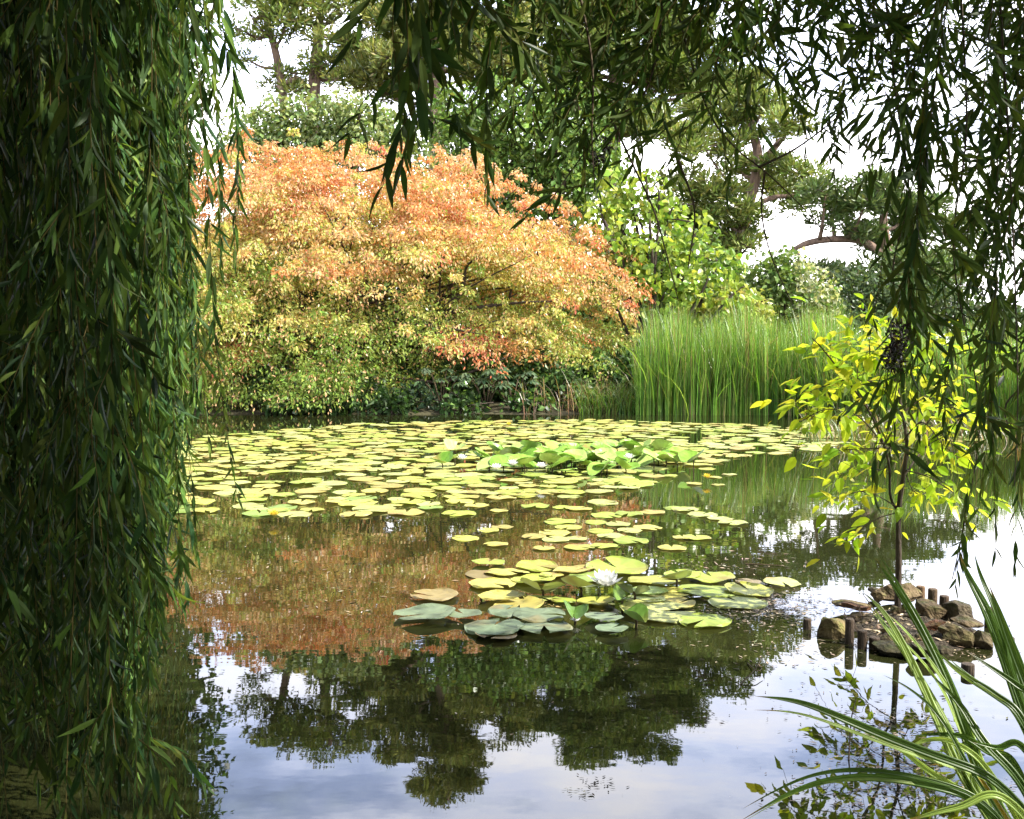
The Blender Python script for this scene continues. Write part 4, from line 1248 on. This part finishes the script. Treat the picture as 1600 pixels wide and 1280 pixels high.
def right_willow():
    r = np.random.default_rng(121)
    base = np.array([4.7, -1.0, ground_h(4.7, -1.0)])
    t = thing("willow_tree", "willow branches overhanging from the top right, dark against white sky", "willow tree", base)
    tr = Acc()
    top = base + np.array([-.5, .2, 3.0])
    tr.tube(spline([base - np.array([0, 0, .3]), base + np.array([-.1, .1, 1.4]), top], 14), [.34, .26, .2], 14)
    for k in range(12):
        a = rad(60 + 22 * k)
        e = top + np.array([math.cos(a) * r.uniform(1.8, 3.4), math.sin(a) * r.uniform(1.2, 2.2), r.uniform(.3, 1.3)])
        tr.tube(spline([top - np.array([0, 0, .2]), top * .5 + e * .5 + np.array([0, 0, .5]), e], 12), [.11, .055, .015], 7)
    tr.build("trunk", M_BARK, t, smooth=True)
    cr = Acc(); n = 30000
    P = np.stack([r.uniform(-3.2, 7.0, n), r.uniform(-3.5, 3.5, n), r.uniform(3.5, 5.6, n)], 1)
    q = ((P[:, 0] - 1.9) / 5.2) ** 2 + ((P[:, 1] - .0) / 3.5) ** 2
    P = P[q < 1]
    sd = np.array(sdir)
    for (hx, hy, hz, rx, ry) in ((.9, 1.95, .5, .6, .42), (-.85, 3.3, .8, .4, .8), (-.85, 3.3, 1.4, .4, .8), (-.85, 3.3, 2.0, .4, .8), (-.85, 3.3, 2.6, .4, .8), (-1.1, 4.4, 1.0, .4, .8), (-1.1, 4.4, 2.0, .4, .8)):     # holes cut along the sun's path to light sedge and curtain edge
        G = P - sd * ((P[:, 2] - hz) / sd[2])[:, None]
        P = P[((G[:, 0] - hx) / rx) ** 2 + ((G[:, 1] - hy) / ry) ** 2 > 1]
    # unseen leaf screen added behind the viewer and to the right, blocking skylight
    n = 26000
    th = r.uniform(rad(140), rad(395), n); rr = r.uniform(.92, 1.05, n)
    Q = np.stack([1.2 + np.cos(th) * 5.3 * rr, .3 + np.sin(th) * 3.6 * rr, .1 + 3.8 * r.random(n)], 1)
    Q = Q[Q[:, 1] < 2.2]
    P = np.concatenate([P, Q]); n = len(P)
    leaves(cr, P, r.normal(0, .6, (n, 3)) + np.array([0, 0, -.8]), r.normal(0, 1, (n, 3)), r.uniform(.16, .3, n), .065, DIAMOND, jitter_cols(r, WL, n))
    cr.build("crown", M_WILLOW, t)  # also holds the added unseen leaf screen
    # bare curving twigs that show between the leaves
    tw = Acc()
    for pts, d in [([(1040, -60), (1075, 80), (1110, 180), (1150, 232), (1195, 268), (1250, 320), (1300, 378)], 3.0), ([(1185, 262), (1250, 228), (1320, 172), (1360, 120)], 3.0),
                   ([(1035, -40), (1030, 60), (1005, 150), (955, 190), (905, 250), (850, 330)], 2.8), ([(955, 185), (990, 260), (1022, 330), (1042, 400), (1060, 470)], 2.8),
                   ([(1195, 268), (1190, 330), (1205, 400), (1240, 480)], 3.1), ([(1380, -40), (1400, 150), (1420, 300), (1395, 420), (1410, 520), (1395, 640), (1380, 700)], 3.2),
                   ([(1500, -40), (1510, 200), (1490, 400), (1530, 640), (1510, 800), (1488, 905)], 3.3), ([(1600, 600), (1570, 640), (1590, 700)], 3.3),
                   ([(900, -40), (925, 100), (925, 220), (930, 300)], 2.7), ([(1060, 250), (1085, 330), (1075, 420)], 2.9), ([(1560, -40), (1580, 300), (1590, 600), (1585, 760)], 3.1)]:
        tw.tube(spline([at(p[0], p[1], d) for p in pts], 40), [.0038, .0026, .0014], 5, cap=False)
    tw.build("twigs", M_TWIG, t)
    specs = []
    def region(n, x0, x1, y0, y1, d0, d1, ang, lean, L):
        for _ in range(n):
            specs.append((r.uniform(x0, x1), r.uniform(y0, y1), r.uniform(d0, d1), ang, r.normal(lean, .14 if L > .1 else .45), L))
    region(4, 618, 668, 190, 262, 2.1, 2.4, .55, .05, .112)
    region(4, 640, 720, 60, 190, 2.2, 2.5, .6, .2, .108)
    region(19, 690, 1020, 0, 110, 2.4, 3.2, .75, .5, .08)
    region(13, 740, 1000, 90, 230, 2.6, 3.3, .7, .5, .08)
    region(7, 740, 960, 230, 325, 2.7, 3.1, .6, .4, .085)
    region(15, 960, 1180, 20, 220, 2.6, 3.3, .7, .3, .085)
    region(5, 1000, 1180, 200, 330, 2.7, 3.2, .6, .2, .085)
    region(14, 1150, 1310, 20, 190, 2.9, 3.5, .75, .3, .085)
    region(5, 1240, 1330, 200, 340, 3.0, 3.5, .7, .2, .082)
    region(30, 1290, 1640, 0, 250, 3.0, 4.1, .85, .25, .08)
    region(11, 1440, 1640, 200, 470, 3.0, 4.1, .85, .2, .08)
    region(8, 1450, 1640, 420, 620, 3.1, 4.1, .75, .2, .082)
    region(7, 1540, 1650, 400, 640, 3.0, 3.7, .7, .2, .085)
    region(5, 1470, 1640, 640, 780, 3.0, 3.6, .6, .15, .09)
    for s in [(1390, 742, 2.95, .42, .12, .118), (1408, 640, 3.0, .5, .1, .10), (1350, 540, 3.05, .5, .25, .09), (1425, 700, 3.1, .5, .1, .09),
              (1490, 925, 3.0, .40, .06, .095), (1545, 870, 3.1, .4, .05, .1), (1520, 830, 3.1, .4, .1, .095), (1595, 900, 3.1, .4, .05, .10), (1375, 775, 3.0, .4, .1, .11), (632, 262, 2.05, .5, .1, .115), (748, 325, 2.7, .45, .2, .1), (905, 335, 2.8, .45, .2, .1)]:
        specs.append(s)
    order = sorted(range(len(specs)), key=lambda i: specs[i][2] - .004 * specs[i][1] / 10)
    part_ids = set(order[:80]) | set(range(len(specs) - 14, len(specs)))
    rest, rst = Acc(), Acc()
    for i, (px, py, d, ang, lean, L) in enumerate(specs):
        tip = at(px, py, d)
        topz = CAM_H + .345 * d + r.uniform(.15, .5)
        H = max(topz - tip[2], .25)
        n = 22
        u = np.linspace(0, 1, n)
        ph = r.uniform(0, 6.28)
        X_ = tip[0] + lean * H * (.35 * u + .65 * u ** 2) + .02 * np.sin(u * 7 + ph)
        Y_ = tip[1] + r.normal(0, .15) * H * u ** 2 + .02 * np.cos(u * 6 + ph)
        path = np.stack([X_, Y_, tip[2] + H * u], 1)[::-1]
        tgt = (Acc(), Acc()) if i in part_ids else (rest, rst)
        frond(tgt[0], tgt[1], r, path, .027, ang, L, L * .17, WR, 0, .0020, 0, .08)
        # side twigs
        for q in range(int(min(H, 1.3) / .26)):
            k = r.integers(3, n - 2); b0 = path[k]
            l2 = r.uniform(.14, .34); sd = nrm(np.array([r.normal(0, 1.2), r.normal(0, .6), -.55]))
            e = b0 + sd * l2 + np.array([0, 0, -.04])
            if e[2] < tip[2] - .05: continue
            sp = spline([b0, (b0 + e) / 2 + np.array([0, 0, .025]), e], 8)
            frond(tgt[0], tgt[1], r, sp, .026, ang * 1.05, L * .92, L * .17, WR, .12, .0014, 0, .08)
        if i in part_ids:
            f, s = tgt
            f.v += s.v; f.c += s.c; f.f += [x + f.n for x in s.f]; f.n += s.n
            f.build("frond", M_WILLOW, t)
    rest.v += rst.v; rest.c += rst.c; rest.f += [x + rest.n for x in rst.f]; rest.n += rst.n
    tag(rest.build("inner_fronds", M_WILLOW, t), kind="stuff")
    # dark dried catkin clusters
    for (px, py, d, s_) in [(1403, 525, 2.95, .035), (1396, 560, 2.95, .03), (946, 226, 2.75, .014), (932, 248, 2.75, .014)]:
        c = Acc(); m = 260 if s_ > .02 else 60
        P = at(px, py, d) + np.clip(r.normal(0, 1, (m, 3)), -1.25, 1.25) * np.array([s_ * .6, s_ * .5, s_ * .8])
        leaves(c, P, r.normal(0, 1, (m, 3)), r.normal(0, 1, (m, 3)), .02, .006, DIAMOND, jitter_cols(r, [(.03, .022, .015), (.05, .035, .02)], m))
        c.build("dry_catkins", M_DEBRIS, t)
right_willow()

# ------------------------------------------------------------------ sedge in the foreground
def sedge():
    r = np.random.default_rng(131)
    root = np.array([1.10, 1.72, ground_h(1.10, 1.72)])
    t = thing("sedge_plant", "clump of long arching sedge leaves at the bottom right corner", "sedge", root)
    G1 = [(.075, .14, .03)]; G2 = [(.30, .42, .10)]; G3 = [(.30, .22, .04)]
    B = [  # control points (px, py, depth), width px, colours
        ([(1640, 1420, 1.75), (1560, 1270, 1.85), (1505, 1120, 1.95), (1455, 1010, 2.02), (1410, 935, 2.05), (1368, 872, 2.05)], 24, G1),
        ([(1630, 1420, 1.75), (1545, 1270, 1.83), (1490, 1150, 1.9), (1440, 1060, 1.95), (1390, 985, 1.98), (1342, 920, 2.0)], 22, G2),
        ([(1625, 1420, 1.75), (1530, 1260, 1.83), (1468, 1130, 1.9), (1428, 1040, 1.95), (1385, 960, 1.98), (1348, 925, 2.0)], 22, G2),
        ([(1640, 1420, 1.75), (1568, 1270, 1.86), (1520, 1150, 1.92), (1480, 1070, 1.97), (1420, 990, 2.0), (1376, 950, 2.0)], 16, G2),
        ([(1690, 1400, 1.75), (1640, 1230, 1.8), (1580, 1060, 1.88), (1545, 960, 1.92), (1515, 905, 1.95), (1500, 868, 1.95)], 24, G1),
        ([(1700, 1400, 1.7), (1650, 1200, 1.78), (1600, 1060, 1.85), (1570, 980, 1.88), (1546, 915, 1.9)], 22, G1),
        ([(1690, 1400, 1.75), (1610, 1130, 1.85), (1575, 1000, 1.9), (1550, 930, 1.9)], 18, G1),
        ([(1680, 1380, 1.75), (1600, 1252, 1.75), (1500, 1196, 1.75), (1400, 1158, 1.78), (1300, 1115, 1.8), (1240, 1094, 1.8), (1180, 1088, 1.8)], 19, G1),
        ([(1680, 1400, 1.7), (1580, 1290, 1.68), (1480, 1235, 1.68), (1390, 1216, 1.7), (1310, 1216, 1.72), (1240, 1235, 1.74), (1155, 1284, 1.74)], 17, G1),
        ([(1700, 1300, 1.75), (1620, 1165, 1.8), (1560, 1090, 1.85), (1520, 1062, 1.88), (1484, 1030, 1.9)], 20, G1),
        ([(1690, 1380, 1.75), (1620, 1262, 1.78), (1540, 1165, 1.82), (1500, 1100, 1.88), (1450, 1050, 1.9)], 20, G1),
        ([(1690, 1400, 1.7), (1600, 1215, 1.8), (1550, 1180, 1.85), (1500, 1148, 1.88), (1420, 1150, 1.9)], 16, G1),
        ([(1690, 1380, 1.72), (1570, 1240, 1.78), (1500, 1165, 1.8), (1450, 1155, 1.85), (1400, 1180, 1.85)], 13, G2),
        ([(1690, 1400, 1.65), (1600, 1268, 1.65), (1500, 1262, 1.66), (1410, 1285, 1.68)], 16, G2),
        ([(1660, 1400, 1.72), (1570, 1290, 1.76), (1500, 1235, 1.78), (1450, 1205, 1.78), (1400, 1165, 1.8), (1330, 1135, 1.82)], 15, G2),
        ([(1650, 1400, 1.72), (1560, 1260, 1.8), (1505, 1195, 1.82), (1450, 1196, 1.85)], 18, G3),
        ([(1660, 1390, 1.72), (1570, 1240, 1.82), (1520, 1180, 1.88), (1506, 1162, 1.9), (1503, 1180, 1.92), (1510, 1200, 1.92)], 15, G1),
        ([(1700, 1380, 1.7), (1620, 1195, 1.78), (1560, 1170, 1.8), (1520, 1160, 1.8)], 15, G1),
        ([(1700, 1380, 1.7), (1630, 1120, 1.8), (1600, 1080, 1.82), (1560, 1050, 1.84), (1510, 1018, 1.86)], 15, G1),
        ([(1720, 1400, 1.65), (1680, 1150, 1.7), (1640, 1000, 1.75), (1610, 920, 1.78)], 22, G1),
        ([(1630, 1420, 1.75), (1550, 1270, 1.85), (1500, 1140, 1.95), (1470, 1070, 2.0), (1420, 1010, 2.02), (1365, 960, 2.03)], 9, G2),
        ([(1660, 1420, 1.7), (1580, 1300, 1.72), (1520, 1210, 1.75), (1470, 1120, 1.8), (1420, 1075, 1.85), (1380, 1055, 1.85)], 8, G1),
    ]
    for k in range(10):          # thinner young leaves between the big ones
        pts, w_, cols = B[r.integers(0, 10)]
        dx, dy = r.normal(-6, 26), r.normal(10, 26)
        m_ = len(pts)
        B.append(([(x + dx * i / m_, y + dy * i / m_, d_ + r.normal(0, .02)) for i, (x, y, d_) in enumerate(pts)], w_ * r.uniform(.35, .65), (G1, G2, G1, [(.15, .23, .05)])[r.integers(0, 4)]))
    for pts, w_, cols in B:
        p = np.array([at(*q) for q in pts])
        p[0] = root + r.normal(0, .035, 3) * np.array([1, 1, .2])
        path = spline(p, 44)
        for _ in range(14):
            path[1:-1] = path[1:-1] * .5 + (path[:-2] + path[2:]) * .25
        T = nrm(np.gradient(path, axis=0))
        view = nrm(path - np.array([.25, 0, CAM_H + .5]))
        S = nrm(np.cross(T, view)); N = np.cross(S, T)
        tw = r.uniform(-.5, .5) + np.linspace(0, r.uniform(-.5, .5), 44)
        S2 = S * np.cos(tw)[:, None] + N * np.sin(tw)[:, None]; N2 = np.cross(S2, T)
        u = np.linspace(0, 1, 44)
        dist = path[:, 1]
        W = w_ / F * 1.9 * .70 * np.interp(u, [0, .25, .6, .85, 1], [.7, 1, .95, .5, .02]) * .5
        # pleated section: five ridges across
        kk = np.linspace(-1, 1, 17)
        prof = [(a_, .16 * math.cos(a_ * 9.4) * (1 - .4 * abs(a_)) - .34 * (1 - abs(a_)) ** 1.5) for a_ in kk]
        V = np.stack([path + S2 * (W * a)[:, None] - N2 * (W * b_)[:, None] for a, b_ in prof], 1)
        k = len(prof)
        i, j = np.meshgrid(np.arange(43), np.arange(k - 1), indexing='ij')
        q = np.stack([i * k + j, i * k + j + 1, (i + 1) * k + j + 1, (i + 1) * k + j], -1).reshape(-1, 4)
        c = np.array(cols[0]) * np.exp(r.normal(0, .1))
        ridge = np.exp(r.normal(0, .10, 17)); ridge[8] *= 1.25                # fine parallel veins
        along = 1 + .12 * np.sin(np.linspace(0, 9, 44) + r.uniform(0, 6))
        cc = c[None, None] * ridge[None, :, None] * along[:, None, None]
        br_ = np.clip((u - r.uniform(.86, .99)) / .06, 0, 1)[:, None, None]    # dried tip
        cc = (cc * (1 - br_) + np.array([.22, .14, .06]) * br_).reshape(-1, 3)
        f = Acc(); f.add(V.reshape(-1, 3), [q], cc)
        o = f.build("blade", M_SEDGE, t, smooth=True)
        if cols is G3: o['label'] = "yellowing withered blade"
sedge()
